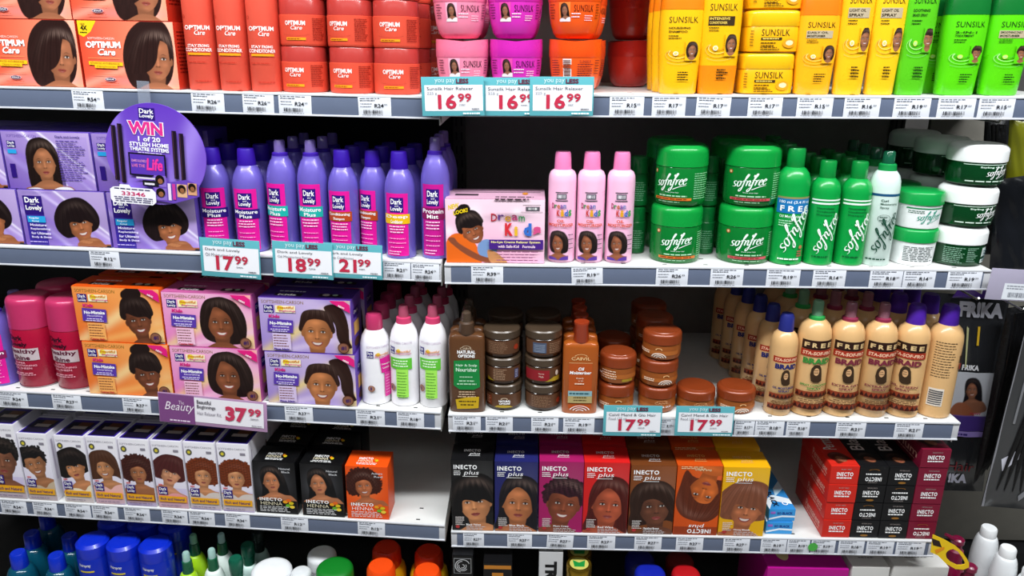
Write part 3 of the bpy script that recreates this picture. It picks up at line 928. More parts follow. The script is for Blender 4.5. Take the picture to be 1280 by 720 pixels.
def jar_brown(r, H, mode=0):
    t = thing('hair_butter_jar')
    prof = [(r * .80, 0), (r * .93, H * .05), (r * .97, H * .2), (r * .97, H * .66), (r * .92, H * .70)]
    MB().lathe(prof, '#3c2415', 44).build('jar_body', 'gel', t)
    MB().lathe([(r * .96, H * .69), (r * .985, H * .70), (r * .985, H * .93), (r * .93, H * .975), (r * .85, H * .985), (.0001, H * .97)], '#4b3c2e', 44).build('lid', 'pearl', t)
    m = MB(); P = wrap(m, prof, H * .14, r * 2.5, H * .5, r)
    grid(P, 0, 0, 1, 1, '#5a3a26', 20, 2)
    if mode == 0:
        P.rect(0, .1, .22, .75, '#7a3316'); P.lines(.02, .7, .18, 4, .15, .05, '#d8a080'); P.text('NATURAL', .4, .42, .26, .16, '#fff', .04); P.text('OPTIONS', .41, .24, .24, .14, '#fff', .04)
        P.poly([(.3, .0), (.36, .16), (.5, .22), (.64, .16), (.72, .0)], '#b89a28')
        P.arc(.52, .64, .08, .14, 0, 3.14, .03, '#c8b49a')
    elif mode == 1:
        P.poly([(.14, .3), (.32, .0), (.14, .0)], '#a88f1c'); P.lines(.3, .85, .3, 7, .12, .04, '#b8967a'); P.rect(.78, .15, .12, .7, '#4a4a6a'); P.lines(.8, .7, .08, 5, .12, .05, '#b0b0c8')
    elif mode == 2:
        P.rect(.22, .12, .3, .75, '#4d5870'); 
        for k in range(5): P.rect(.25, .2 + k * .12, .24, .05, '#8b97ac')
        P.lines(.58, .8, .3, 6, .13, .035, '#a5866c')
    elif mode == 3:
        grid(P, 0, .08, .6, .78, '#8e1d26', 12, 2); P.text('Honey', .36, .52, .12, .14, '#f0d0c0'); P.text('Mask', .37, .32, .1, .14, '#f0d0c0'); P.poly([(.5, .0), (.7, .32), (.86, .36), (.86, 0)], '#b89a28'); P.ell(.78, .6, .04, .2, '#e8d8c8')
    else:
        P.lines(.2, .85, .45, 7, .12, .035, '#9a7a60'); P.ell(.86, .45, .07, .2, '#a0341c')
    m.build('label', 'print', t)
    return t


def jar_amber(r, H, mode=0, lid='#8a3a18'):
    t = thing('hair_food_jar')
    prof = [(r * .86, 0), (r * .94, H * .04), (r * .98, H * .2), (r * .96, H * .54), (r * .93, H * .58)]
    MB().lathe(prof, '#965020', 44).build('jar_body', 'pearl', t)
    MB().lathe([(r * .97, H * .55), (r, H * .565), (r * .99, H * .82)] + dome(r * .99, H * .82, r * .80, H * .95)[1:] + [(r * .78, H * .965), (.0001, H * .985)], lid, 44).build('lid', 'pearl', t)
    m = MB(); P = wrap(m, prof, H * .07, r * 2.5, H * .44, r)
    grid(P, 0, .28, 1, .34, '#a95f28', 20, 2)
    if mode == 0:
        for k in range(3): P.arc(.56, .05, .16 - k * .05, .42 - k * .13, .1, 3.04, .025, '#f5e6d8')
        P.lines(.08, .5, .3, 2, .14, .07, '#f5e0c8'); P.arc(.56, .72, .07, .16, 0, 3.14, .02, '#f0c48a')
    elif mode == 1:
        P.lines(.1, .8, .4, 4, .18, .06, '#f5e0c8'); P.rect(.6, .04, .26, .22, '#b8962a'); P.rect(.0, .5, .12, .1, '#fff')
    else:
        P.text('CAIVIL', .4, .66, .3, .16, '#e8b080'); P.arc(.55, .84, .12, .12, 0, 3.14, .02, '#e8b080'); P.text('MEND & GLO', .36, .36, .4, .14, '#fff', .02)
    m.build('label', 'print', t)
    return t


def bottle_braid(r, H, cap='#4a1f9a', txt='#7a2f3c', spray=True, free=True, sub='EXTRA DRY', phi=0, plain=False, back=False, clear=None):
    t = thing('braid_spray_bottle')
    prof = [(r * .93, 0), (r, H * .012), (r, H * .70), (r * .96, H * .75), (r * .82, H * .80), (r * .6, H * .83), (r * .52, H * .84)]
    MB().lathe(prof, '#ddb179', 44).build('bottle_body', 'plastic', t)
    if clear:
        spray_head(t, r * .52, H * .765, H, cap, clear)
    else:
        MB().lathe([(r * .56, H * .79), (r * .575, H * .80), (r * .50, H * .97), (r * .40, H), (.0001, H)], cap, 28).build('cap', 'satin', t)
    if plain: return t
    m = MB(); P = wrap(m, prof, H * .05, r * 2.1, H * .68, r, phi)
    if back:
        P.lines(.08, .95, .6, 14, .035, .010, '#5a4630'); P.rect(.1, .1, .42, .24, '#e8ded0')
        for k in range(7): P.rect(.13, .12 + k * .03, .36, .014, '#4a4a50')
        P.rect(.86, .70, .14, .1, '#2e1710'); P.rect(.86, .6, .14, .08, '#a8331f')
    else:
        z = 0
        if free:
            grid(P, 0, .82, 1, .12, '#2e1710', 14, 2)
            for i, ch in enumerate('FREE'): P.text(ch, .08 + i * .225, .85, .15, .06, '#e0c08a', .04)
        grid(P, 0, .735, 1, .085, '#a8331f', 14, 2); P.text('STA-SOF-FRO', .06, .755, .86, .045, '#f6c8a8', .03, .1)
        P.text('BRAID', .1, .64, .8, .075, txt, .05)
        P.poly([(.38, .42), (.34, .5), (.36, .58), (.42, .625), (.5, .635), (.58, .625), (.63, .58), (.66, .5), (.68, .42), (.6, .40), (.45, .40)], '#3a2818')
        P.ell(.5, .54, .075, .05, '#d8a878'); P.lines(.44, .555, .12, 2, .03, .008, '#3a2818')
        P.text(sub, .1, .345, .8, .03, txt, .03); P.text('SPRAY', .3, .30, .4, .03, txt, .03)
        for z0 in (.20, .04):
            grid(P, 0, z0, 1, .075, '#8e3a20', 14, 1)
            for k in range(8):
                P.poly([(k / 8, z0 + .01), (k / 8 + .0625, z0 + .065), (k / 8 + .125, z0 + .01)], '#3a1510')
        P.lines(.12, .165, .76, 3, .022, .010, '#5a3a24', center=True)
    m.build('label', 'print', t)
    return t


def sun_logo(P, x, y, w, h, col='#33220f'):
    P.text('SUNSILK', x, y, w, h, col, -.004, 0, 0, 1.05)


def bottle_sun(W, H, D, body, top, topcol, kind='shampoo', capdown=False, skin='#7a4a30', accent='#f2a51c', n=2.6, txt='#3a2a10', lean=0.0, plain=False, title=('NOURISHING', 'SHAMPOO')):
    """curvy oval bottle; top colour section"""
    t = thing('shampoo_bottle'); r = W / 2; ky = D / W
    f = [(.80, 0), (.86, .012), (.90, .15), (.97, .35), (1.0, .52), (1.0, .62), (.98, .73)]
    if capdown: f = [(.84, 0), (.88, .02), (.94, .22), (.98, .4), (1.0, .6), (.98, .8), (.9, .93), (.7, .985), (.4, 1.0)]
    prof = [(a * r, b * H) for a, b in f]
    MB().lathe(prof, body, 48, 1, ky, n).build('bottle_body', 'plastic', t)
    if capdown:
        MB().lathe([(r * .83, 0), (r * .87, .001), (r * .935, H * .20), (r * .945, H * .235)], topcol, 48, 1.012, ky * 1.03, n).build('cap', 'plastic', t)
    else:
        MB().lathe([(r * .985, H * .715), (r * .975, H * .76), (r * .93, H * .90), (r * .8, H * .98), (r * .5, H), (.0001, H)], topcol, 48, 1.01, ky * 1.02, n).build('cap', 'plastic', t)
    if plain: return t
    m = MB(); w = r * 1.72; P = wrap(m, prof, H * .05, w, H * (.72 if capdown else .66), r, 0, 1, ky, n)
    hi = .30 if capdown else 0
    L = [(.84 if not capdown else .86), .735, .70]
    sun_logo(P, .12, L[0], .76, .075, txt)
    gb = title[0] in ('SMOOTHING DAILY', 'DAILY OIL', 'LIGHT OIL', 'INTENSIVE')
    if gb: P.rect(.1, .70, .72, .10, '#b9a98c' if title[0] != 'INTENSIVE' else '#3a2a18')
    tc = txt if title[0] != 'INTENSIVE' else '#e9c860'
    P.text(title[0], .13, .76, .55, .028, tc, .02); P.text(title[1], .13, .715, .48, .028, tc, .02)
    P.lines(.13, .67, .34, 2, .03, .010, txt)
    # swirl + picture
    swc = ('#f4b63c', '#f7d070', '#ea9a1c') if accent != 'lime' else ('#86dc62', '#b4ea92', '#45ac30')
    for k in range(3):
        P.arc(.40, .43 + k * .02, .34 - k * .08, .085 - k * .022, 2.2 + k * .3, 6.1, .028, swc[k])
    P.arc(.45, .36, .38, .05, 3.6, 5.9, .02, '#c7a877' if accent != 'lime' else '#7fb080')
    P.ell(.34, .45, .07, .028, '#faf0cc' if accent != 'lime' else '#d0ee58'); P.ell(.34, .45, .045, .017, swc[1])
    cv = Canvas(w * 1000 * .36, H * .72 * 1000 * .26, body, .7)
    face(cv, cv.w * .5, cv.h * .5, cv.h * .52, 'sleek' if accent != 'lime' else 'crop', 0, '#8a5a40', '#2a1a14', 1, 0, '#e8d0c8', seed=3)
    ms = cv.ell(cv.w * .5, cv.h * .5, cv.w * .46, cv.h * .48)
    b = np.array(lin(body)); cv.A = cv.A * ms[..., None] + b * (1 - ms[..., None])
    P.canvas(cv, .58, .36, .36, .26)
    P.lines(.42, .20, .36, 4, .032, .016, txt, ragged=.5)
    m.build('label', 'print', t)
    return t


def jar_sun(r, H, body, up=False, mode=0, lidc=None):
    """wavy bell tub: wide lid, body tapering to a rounded foot"""
    t = thing('relaxer_tub')
    prof = [(r * .55, 0), (r * .68, H * .02), (r * .80, H * .10), (r * .90, H * .28), (r * .96, H * .5), (r * .98, H * .70)]
    MB().lathe(prof, body, 48).build('tub_body', 'plastic', t)
    # lid with a dipping rim
    mb = MB(); seg = 48; vs = []; fs = []
    rings = [(.985, .66), (1.0, .68), (1.0, .86), (.99, 1.0), (.94, 1.0), (.93, .93)]
    for k, (a, b) in enumerate(rings):
        for i in range(seg):
            an = 2 * PI * i / seg
            wv = -.045 * (1 - abs(math.cos(an))) * (1 if k >= 2 else 0)
            vs.append((r * a * math.cos(an), r * a * math.sin(an), H * (b + wv)))
    for j in range(len(rings) - 1):
        for i in range(seg):
            a = j * seg + i; b = j * seg + (i + 1) % seg; fs.append([a, b, b + seg, a + seg])
    fs.append([(len(rings) - 1) * seg + i for i in range(seg)]); fs.append(list(range(seg))[::-1])
    mb.add(vs, fs, lidc or body).build('lid', 'plastic', t)
    m = MB(); P = wrap(m, prof, H * .28, r * 2.3, H * .40, r)
    dk = '#4a0d2a' if mode != 2 else '#5a1808'
    if mode < 3:
        cv = Canvas(22, 30, '#ffb0c8' if mode == 0 else '#e84aa8' if mode == 1 else '#f8823a', .7)
        face(cv, 11, 17, 14, 'sleek', .1, '#8a5a44', '#20120e', 0, .2, '#f6e8ea', seed=4)
        P.canvas(cv, .24, .06, .2, .86)
        sun_logo(P, .50, .50, .34, .30, '#2a1020' if mode != 2 else '#3a1208')
        P.lines(.46, .38, .18, 2, .14, .05, '#ffe0ea'); P.lines(.68, .3, .16, 3, .1, .035, '#ffd8e6')
        P.lines(.02, .8, .14, 6, .12, .04, dk); P.lines(.90, .8, .1, 6, .12, .04, dk)
    else:
        P.rect(.30, .05, .15, .85, '#f2e8e6')
        for k in range(9): P.rect(.315, .1 + k * .085, .12, .04 if k % 2 else .055, '#7a4a3c')
        P.text('SUNSILK', .58, .72, .2, .12, dk); P.lines(.55, .62, .28, 7, .1, .035, dk)
        P.lines(.86, .8, .12, 6, .12, .04, dk); P.lines(.08, .8, .18, 7, .11, .035, dk)
    m.build('label', 'print', t)
    return t


def jar_optimum(r, H, phi=0, plain=False):
    t = thing('conditioner_jar')
    prof = [(r * .95, 0), (r * .985, H * .02), (r, H * .06), (r, H * .66), (r * .97, H * .67)]
    MB().lathe(prof, '#dc4f38', 48).build('jar_body', 'satin', t)
    MB().lathe([(r * .96, H * .665), (r * .975, H * .675), (r * .965, H * .97), (r * .94, H * .995), (.0001, H)], '#b53a34', 48).build('lid', 'plastic', t)
    if plain: return t
    m = MB(); P = wrap(m, prof, H * .06, r * 2.5, H * .58, r, phi)
    P.text('OPTIMUM', .26, .66, .36, .17, '#fff0ec', .03); P.text('Care', .36, .50, .2, .15, '#fff0ec', .01, .3)
    P.arc(.45, .36, .25, .08, 3.5, 5.9, .008, '#8a1c14')
    P.rect(.28, .12, .34, .095, '#f09a1c'); P.lines(.3, .15, .28, 1, .1, .03, '#9a3a10')
    P.lines(.74, .9, .24, 12, .07, .028, '#8e1a12')
    m.build('label', 'print', t)
    return t


def bottle_optimum(r, H, phi=0, plain=False):
    t = thing('conditioner_bottle')
    prof = [(r * .95, 0), (r, H * .01), (r, H * .86), (r * .95, H * .91), (r * .8, H * .93)]
    MB().lathe(prof, '#e25642', 40, 1, 1, 2.5).build('bottle_body', 'satin', t)
    MB().lathe([(r * .8, H * .925), (r * .82, H * .93), (r * .8, H * .99), (r * .7, H), (.0001, H)], '#c8301f', 32).build('cap', 'plastic', t)
    if plain: return t
    m = MB(); P = wrap(m, prof, H * .04, r * 2.0, H * .8, r, phi, 1, 1, 2.5)
    P.arc(.08, .60, .05, .015, 0, 6.28, .012, '#b02818')
    P.text('OPTIMUM', .10, .485, .84, .04, '#fff0ec', .03); P.text('Care', .34, .44, .42, .042, '#fff0ec', .01, .3)
    P.arc(.5, .43, .45, .02, 3.6, 6.0, .006, '#c02818')
    P.text('STAY STRONG', .16, .335, .7, .025, '#fff0ec', .03); P.text('CONDITIONER', .06, .295, .88, .032, '#fff0ec', .02)
    P.rect(.14, .265, .74, .02, '#f0a01c')
    P.lines(.1, .2, .8, 1, .03, .006, '#c03020'); P.lines(.3, .03, .6, 1, .02, .008, '#c03020')
    m.build('label', 'print', t)
    return t


# ------------------------------------------------------------ cartons
CAN = {}


def carton(W, H, D, side, front, cvname=None, top=None, topf=None, sidef=None, sidec=None, name='carton', body='card'):
    """origin: centre of the base; front(P, cv) paints the front"""
    t = thing(name)
    MB().box(-W / 2, W / 2, -D / 2, D / 2, 0, H, side, .0009).build('carton_body', body, t)
    m = MB(); P = Panel(m, flat_map(-W / 2 + .0006, -D / 2 - .0002, .0006), W - .0012, H - .0012)
    front(P, W * 1000, H * 1000)
    m.build('front_print', 'card', t)
    if topf:
        m = MB(); P = Panel(m, top_map(-W / 2 + .0006, -D / 2 + .0006, H + .0002), W - .0012, D - .0012)
        topf(P); m.build('top_print', 'card', t)
    if sidef:
        m = MB(); P = Panel(m, side_map(W / 2 + .0002, -D / 2 + .0006, .0006, 1), D - .0012, H - .0012)
        sidef(P); m.build('side_print', 'card', t)
    return t


def cached(key, w, h, fn, bg, res=.9):
    if key not in CAN:
        cv = Canvas(w, h, bg, res); fn(cv); CAN[key] = cv
    return CAN[key]


def f_optimum(P, w, h):
    def art(c):
        c.ramp('#e8482c', '#f7a07c', -.1)
        c.streak(w * .2, h * .15, .35, h * .06, '#f9b095', .6); c.streak(w * .9, h * .5, 1.4, w * .08, '#fbcdb5', .6)
        c.paint(c.soft(w * .62, h * .1, w * .5, h * .1), '#f48a90', .6)
        face(c, w * .79, h * .43, h * .60, 'sweep', -.06, '#9a5f42', '#2a1613', 0, .3, None, gl=.75, lip='#8f4238', seed=2)
    P.canvas(cached('opt', w, h, art, '#ee5a3f'))
    P.poly([(0, 1), (.20, 1), (.13, .84), (.05, .76), (0, .80)], '#f2cf1f'); P.text('NEW', .03, .93, .05, .035, '#7a3010'); P.text('4X', .03, .86, .07, .07, '#2a1a10', .04); P.lines(.02, .82, .09, 1, .03, .015, '#2a1a10')
    P.text('SOFTSHEEN-CARSON', .09, .725, .28, .035, '#fbe3d8'); P.text('OPTIMUM', .06, .60, .37, .10, '#ffffff', .045)
    P.text('Care', .17, .49, .19, .10, '#ffffff', .03, .3)
    P.rect(.07, .445, .34, .006, '#f0a060')
    P.rect(.07, .345, .36, .055, '#f4c81e', -.02); P.text('ADVANCED ANTI-BREAKAGE', .085, .36, .31, .03, '#b04820', 0, 0, -.02)
    P.rect(.13, .30, .24, .045, '#f4c81e', -.02); P.text('STRENGTH SYSTEM', .15, .31, .2, .025, '#b04820', 0, 0, -.02)
    P.rect(.1, .195, .3, .006, '#e8704a'); P.ell(.28, .13, .06, .03, '#e8d0d8'); P.ell(.28, .13, .055, .025, '#4a1240'); P.text('REGULAR', .24, .12, .08, .022, '#fff', .02)
    P.lines(.17, .065, .24, 1, .02, .01, '#e06040')


def silk(c, w, h, seed=1):
    c.ramp('#7656b6', '#c2abde', .7)
    for (x, y, a, t, col, al) in ((.05, .6, -.7, .05, '#c8b8ec', .7), (.3, .95, -.75, .03, '#e8dcfa', .85), (.42, .75, -.72, .06, '#8a68cc', .6), (.8, .5, -.7, .022, '#f4ecff', .9), (.75, .4, -.68, .08, '#b89ae4', .6),
                                  (.95, .2, -.6, .03, '#e4d4fa', .6), (.2, .4, -.8, .06, '#7a58c4', .5), (.6, .15, -.6, .05, '#8f6ed0', .5)):
        c.streak(w * x, h * y, a, h * t, col, al)


def f_dlbob(P, w, h):
    def art(c):
        silk(c, w, h)
        face(c, w * .665, h * .40, h * .57, 'bangs', .22, '#9a5c3a', '#1a0f10', 1, .25, '#141216', gl=.25, lip='#9a4a40', seed=5)
        sk = '#9a5c3a'
        c.paint(c.poly([(w * .62, 0), (w * .66, h * .12), (w * .76, h * .17), (w * .86, h * .16), (w * .92, h * .07), (w * .93, 0)]), sk)
        for k in range(4): c.paint(c.ell(w * (.67 + k * .03), h * (.10 - k * .008), w * .035, h * .017, .35), '#b5754c'); 
        c.paint(c.soft(w * .8, h * .13, w * .07, h * .02), '#c98a60', .6)
    P.canvas(cached('dlbob', w, h, art, '#7a58c4'))
    P.text('SOFTSHEEN-CARSON', .05, .94, .34, .035, '#9a86c8')
    P.rect(.05, .0, .22, .60, '#3c2a9a'); P.rect(.05, .56, .22, .34, '#2c1577')
    P.text('Dark', .07, .775, .17, .10, '#fff', .03); P.text('and', .13, .735, .06, .03, '#fff'); P.text('Lovely', .07, .62, .19, .11, '#fff', .03)
    P.rect(.07, .42, .21, .115, '#2aa3e0'); P.text('Regular', .09, .475, .12, .045, '#eafaff', .02); P.text('Normal', .12, .43, .08, .03, '#eafaff', .02)
    for k, s in enumerate(('Moisture', 'Replenishing', 'for Ultimate', 'Body & Shine')): P.text(s, .09, .35 - k * .075, .12 + .02 * len(s) / 2.2, .048, '#f2eaff', .02)
    P.lines(.06, .06, .25, 1, .02, .014, '#d8c8f4')


def f_dllong(P, w, h):
    def art(c):
        silk(c, w, h)
        c.streak(w * .42, h * .62, -.95, h * .02, '#f6f0ff', .95)
        face(c, w * .44, h * .46, h * .53, 'sleek', .05, '#9a6242', '#1c100d', 0, .15, '#f2eef4', gl=.5, seed=6, flip=1)
        c.paint(c.rect(w * .62, h * .05, w * .97, h * .93), '#9a7fd4', .35)
    P.canvas(cached('dllong', w, h, art, '#7a58c4'))
    P.text('SOFTSHEEN-CARSON', .06, .90, .34, .05, '#6a50a8')
    dl_logo(P, .05, .72, .10, .12); P.rect(.05, .62, .10, .07, '#2aa3e0'); P.rect(.05, .2, .06, .24, '#2c1577')
    P.text('Dark and Lovely', .62, .90, .28, .05, '#2c1577', .01)
    P.lines(.62, .85, .33, 16, .045, .014, '#4a3490', ragged=.35)


def f_kids(scheme):
    bgs = {'orange': ('#ee6a1c', '#fbb060', '#fbe0a0'), 'pink': ('#e87ac0', '#f7c4dd', '#f8dc80'), 'violet': ('#9a80cc', '#d8c4e8', '#f4d860')}[scheme]

    def f(P, w, h):
        def art(c):
            c.ramp(bgs[0], bgs[1], .9)
            c.streak(w * .55, h * .55, .6, h * .1, bgs[2], .7); c.streak(w * .9, h * .9, -.5, h * .14, bgs[0], .8); c.paint(c.soft(w * .95, h * .15, w * .12, h * .35), bgs[2], .8)
            c.streak(w * .45, h * .1, .25, h * .07, bgs[1], .8)
            if scheme == 'orange': face(c, w * .72, h * .40, h * .56, 'child_up', .16, '#6b3b26', '#1f1210', 1, .1, '#a8c4d8', gl=.2, seed=11)
            if scheme == 'pink': face(c, w * .64, h * .45, h * .62, 'child_bob', .0, '#7a452b', '#20120f', 2, -.05, '#caa0c0', gl=.3, lip='#a05048', seed=12)
            if scheme == 'violet': face(c, w * .62, h * .37, h * .66, 'pony', -.03, '#a8693f', '#2c1712', 1, 0, '#f0dc80', gl=.25, seed=13)
        P.canvas(cached('kids' + scheme, w, h, art, bgs[0]))
        P.text('SOFTSHEEN-CARSON', .03, .90, .46, .06, '#8a6a20')
        dl_logo(P, .05, .72, .11, .15); P.text('Kids', .10, .635, .12, .06, '#d81f80', .04, .1)
        P.rect(.18, .74, .22, .13, '#fdf3c8'); P.ell(.235, .815, .035, .055, '#f3e03a'); P.text('Beautiful', .20, .81, .18, .05, '#e09020', .03, .2); P.text('Beginnings', .22, .75, .18, .045, '#d8609a', .02, .2)
        P.poly([(.09, .62), (.37, .60), (.36, .36), (.08, .38)], '#5a3aa8')
        P.text('No-Mistake', .11, .51, .24, .06, '#fff', .04); P.text('Nourishing', .14, .455, .18, .04, '#e8dcff', .02); P.lines(.11, .415, .22, 2, .035, .016, '#e8dcff', center=True)
        P.rect(.13, .04, .20, .31, bgs[1]); P.lines(.14, .30, .17, 5, .05, .016, '#7a4030', ragged=.2); P.text('Coarse Hair' if scheme != 'violet' else 'Fine Hair', .14, .03, .17, .04, '#c82030' if scheme != 'violet' else '#4a2a9a', .03)
        P.poly([(.78, 1), (.94, 1), (1, .93), (1, .78), (.80, .96)], '#e5207e'); P.text('NEW!', .87, .90, .07, .035, '#fff', .03, 0, -.45)
        P.ell(.91, .12, .065, .10, '#5a3426'); P.ell(.91, .12, .055, .085, '#8a5a44'); P.text('#1', .885, .08, .055, .08, '#3a1a5a', .04)
    return f


def f_dream(P, w, h):
    def art(c):
        c.ramp('#f2a8cc', '#fbe0ec', 1.2)
        for (x, y, r) in ((.28, .78, .14), (.03, .5, .09), (.72, .80, .07), (.6, .55, .05)): c.paint(c.soft(w * x, h * y, h * r * 1.2, h * r * 1.2), '#fdf0f6', .8)
        sk = '#8a4a30'
        c.paint(c.poly([(w * .0, 0), (w * .0, h * .32), (w * .08, h * .46), (w * .2, h * .44), (w * .3, h * .3), (w * .36, 0)]), '#e8681c')
        c.paint(c.ell(w * .42, h * .22, w * .10, h * .16, .5), '#7a98c8')
        c.paint(c.poly([(w * .02, h * .36), (w * .08, h * .40), (w * .14, h * .30), (w * .35, h * .12), (w * .5, h * .06), (w * .60, h * .0), (w * .40, h * .0), (w * .2, h * .13)]), sk)
        c.paint(c.poly([(w * .42, h * .2), (w * .5, h * .18), (w * .58, h * .08), (w * .62, 0), (w * .46, 0)]), '#c88a5a')
        face(c, w * .275, h * .50, h * .40, 'child_up', .48, '#8f5032', '#1a1212', 1, -.1, None, gl=.5, seed=15, neck=0)
    P.canvas(cached('dream', w, h, art, '#f4b8d4'))
    P.text('NEW', .03, .83, .11, .075, '#e8c81c', .05, .2, .25); P.text('LOOK!', .08, .75, .15, .065, '#e8c81c', .05, .2, .25)
    P.rect(.78, .915, .18, .006, '#888'); P.rect(.81, .83, .14, .065, '#5c5860'); P.barcode(.835, .845, .09, .035, '#eeeeee', 8); P.rect(.76, .81, .22, .006, '#888')
    cs = ('#c8283c', '#7a4a9c', '#e0a82a', '#c8407a', '#3a9a5a')
    for i, ch in enumerate('Dream'): P.text(ch, .46 + i * .07, .665 + .02 * (i % 2), .06, .12 if i == 0 else .085, cs[i], .01)
    cs = ('#d8303a', '#e8b82c', '#3a6fc8', '#d8508a')
    for i, ch in enumerate('Kids'): P.text(ch, .60 + i * .095, .44, .08 if i != 1 else .035, .20 if ch in 'Kd' else .15, cs[i], .06)
    P.rect(.44, .225, .55, .155, '#4a2484'); P.text('No-Lye Creme Relaxer System', .46, .315, .50, .045, '#f6e8a0', .03); P.text('with Safe-Kid   Formula', .53, .25, .38, .045, '#f4d8e8', .03)
    P.lines(.5, .18, .45, 4, .045, .014, '#9a5a80', ragged=.4, center=True)


def f_rich(key, style, hair, skin, smile, top, rot, yaw, fs=.36, fx=.55, fy=.51):
    def f(P, w, h):
        def art(c):
            c.ramp('#b9a6dc', '#fbfafc', 1.35)
            c.paint(c.rect(0, h * .3, w, h), '#f6f3f8', .55); c.paint(c.soft(w * .2, 0, w * .6, h * .16), '#6a4ab0', .6)
            face(c, w * fx, h * fy, h * fs, style, rot, skin, hair, smile, yaw, top, gl=.2, seed=sum(map(ord, key)) % 97 + 1)
            c.paint(c.rect(0, 0, w, h * .07), '#b8a8c0', .6)
        P.canvas(cached('rich' + key, w, h, art, '#f2eff5'))
        P.text('SOFTSHEEN-CARSON', .04, .915, .86, .028, '#8d8894')
        P.ell(.16, .855, .10, .046, '#5a5a4c'); P.ell(.16, .855, .05, .022, '#d8c83a'); P.rect(.72, .845, .17, .035, '#8d8894')
        P.text('NEW', .08, .335, .14, .025, '#d83a3a', .04)
        dl_logo(P, .06, .20, .30, .12)
        P.rect(.05, .095, .92, .088, '#f0ab16'); P.text('Rich and Natural', .10, .118, .80, .042, '#4a2a6a', .02)
        P.lines(.1, .04, .8, 1, .02, .01, '#7a6a88')
    return f


def rich_top(P):
    P.rect(0, 0, 1, 1, '#e8e4ee'); P.rect(.03, .02, .94, .78, '#35208a'); P.rect(.1, .06, .8, .62, '#140d24'); P.rect(.28, .34, .5, .14, '#b9a9a0'); P.rect(.40, .48, .42, .2, '#6a3c22')
    P.rect(.03, .86, .9, .05, '#bdb6cc')


def slab(P, t, x, y, w, h, col, rot=0.0):
    """bold slab-serif capitals"""
    P.text(t, x, y, w, h, col, .032, 0, rot, 1.16)
    n = len(t); cr, sr = math.cos(rot), math.sin(rot)


def f_henna(col, style, hair, skin, smile, shade):
    def f(P, w, h):
        def art(c):
            c.ramp(col, col, 0)
            c.paint(c.soft(w * .45, h * .60, w * .40, h * .30), '#6a6a70' if col == '#0b0b0d' else '#f08a4a', .55)
            face(c, w * .42, h * .62, h * .37, style, .12, skin, hair, smile, .1, None, gl=.5, seed=21)
            c.paint(c.rect(0, 0, w, h * .26), col); c.paint(c.soft(w * .4, h * .26, w * .3, h * .03), col, .9)
        P.canvas(cached('henna' + col, w, h, art, col))
        P.text(shade[0], .62, .86, .26, .035, '#d8d8dc', .01); P.text(shade[1], .68, .80, .2, .035, '#d8d8dc', .01)
        slab(P, 'INECTO', .10, .245, .54, .062, '#ffffff'); P.text('HENNA', .12, .165, .52, .062, '#f2e9c8' if col == '#0b0b0d' else '#ffffff', -.01)
        for k, (a, b, c_) in enumerate(((.72, .24, '#f0a01c'), (.80, .27, '#e8681c'), (.86, .22, '#d8c01c'), (.78, .17, '#6ab02c'), (.88, .15, '#f2d040'))): P.ell(a, b, .06, .03, c_)
        P.lines(.1, .135, .78, 4, .03, .012, '#e0e0e0', ragged=.2)
    return f


def henna_top(col):
    def f(P):
        slab(P, 'INECTO', .26, .42, .34, .14, '#fff'); P.text('HENNA', .26, .26, .36, .13, '#f2e9c8'); P.ell(.70, .36, .04, .07, '#d8c01c'); P.ell(.66, .42, .03, .06, '#e8881c')
        P.lines(.22, .16, .52, 2, .07, .03, '#fff', center=True)
    return f


def f_inecto(key, col, style, hair, skin, smile, yaw, shade, inv=False, txt='#ffffff', rot=0.0, dark=None):
    def f(P, w, h):
        def art(c):
            c.ramp(dark or col, col, .9)
            c.paint(c.soft(w * .8, h * .75, w * .4, h * .3), '#ffffff', .03)
            if not inv: face(c, w * .56, h * .39, h * .50, style, rot, skin, hair, smile, yaw, None, gl=.55, seed=sum(map(ord, key)) % 89 + 2)
            else: face(c, w * .60, h * .60, h * .50, style, PI - .25, skin, hair, 0, yaw, None, gl=.4, seed=31)
            if inv: c.paint(c.rect(0, 0, w, h * .12), '#7a2a10', .75)
        P.canvas(cached('in' + key, w, h, art, col))
        if not inv:
            slab(P, 'INECTO', .06, .875, .56, .062, txt); P.text('plus', .30, .785, .34, .075, txt, .0, .25); P.rect(.27, .775, .36, .006, txt); P.lines(.06, .845, .2, 3, .025, .01, txt)
            P.lines(.08, .19, .22, 6, .022, .009, '#e8e0dc'); P.ell(.13, .055, .05, .022, '#b03030')
            P.text(shade, .34, .075, .36, .028, '#fff', .02); P.lines(.34, .055, .55, 3, .022, .009, '#cfc8c8')
        else:
            slab(P, 'INECTO', .86, .085, .54, .062, txt, PI); P.text('plus', .70, .165, .34, .07, txt, 0, .25, PI); P.text(shade, .75, .955, .36, .026, '#f6d8a8', .02, 0, PI)
            P.lines(.08, .98, .55, 2, .022, .009, '#f6d8a8')
    return f


def inecto_top(txt='#e8e8e8'):
    def f(P):
        slab(P, 'INECTO', .28, .52, .40, .16, txt); P.text('plus', .42, .28, .24, .18, txt, 0, .25); P.rect(.40, .24, .28, .015, txt)
    return f


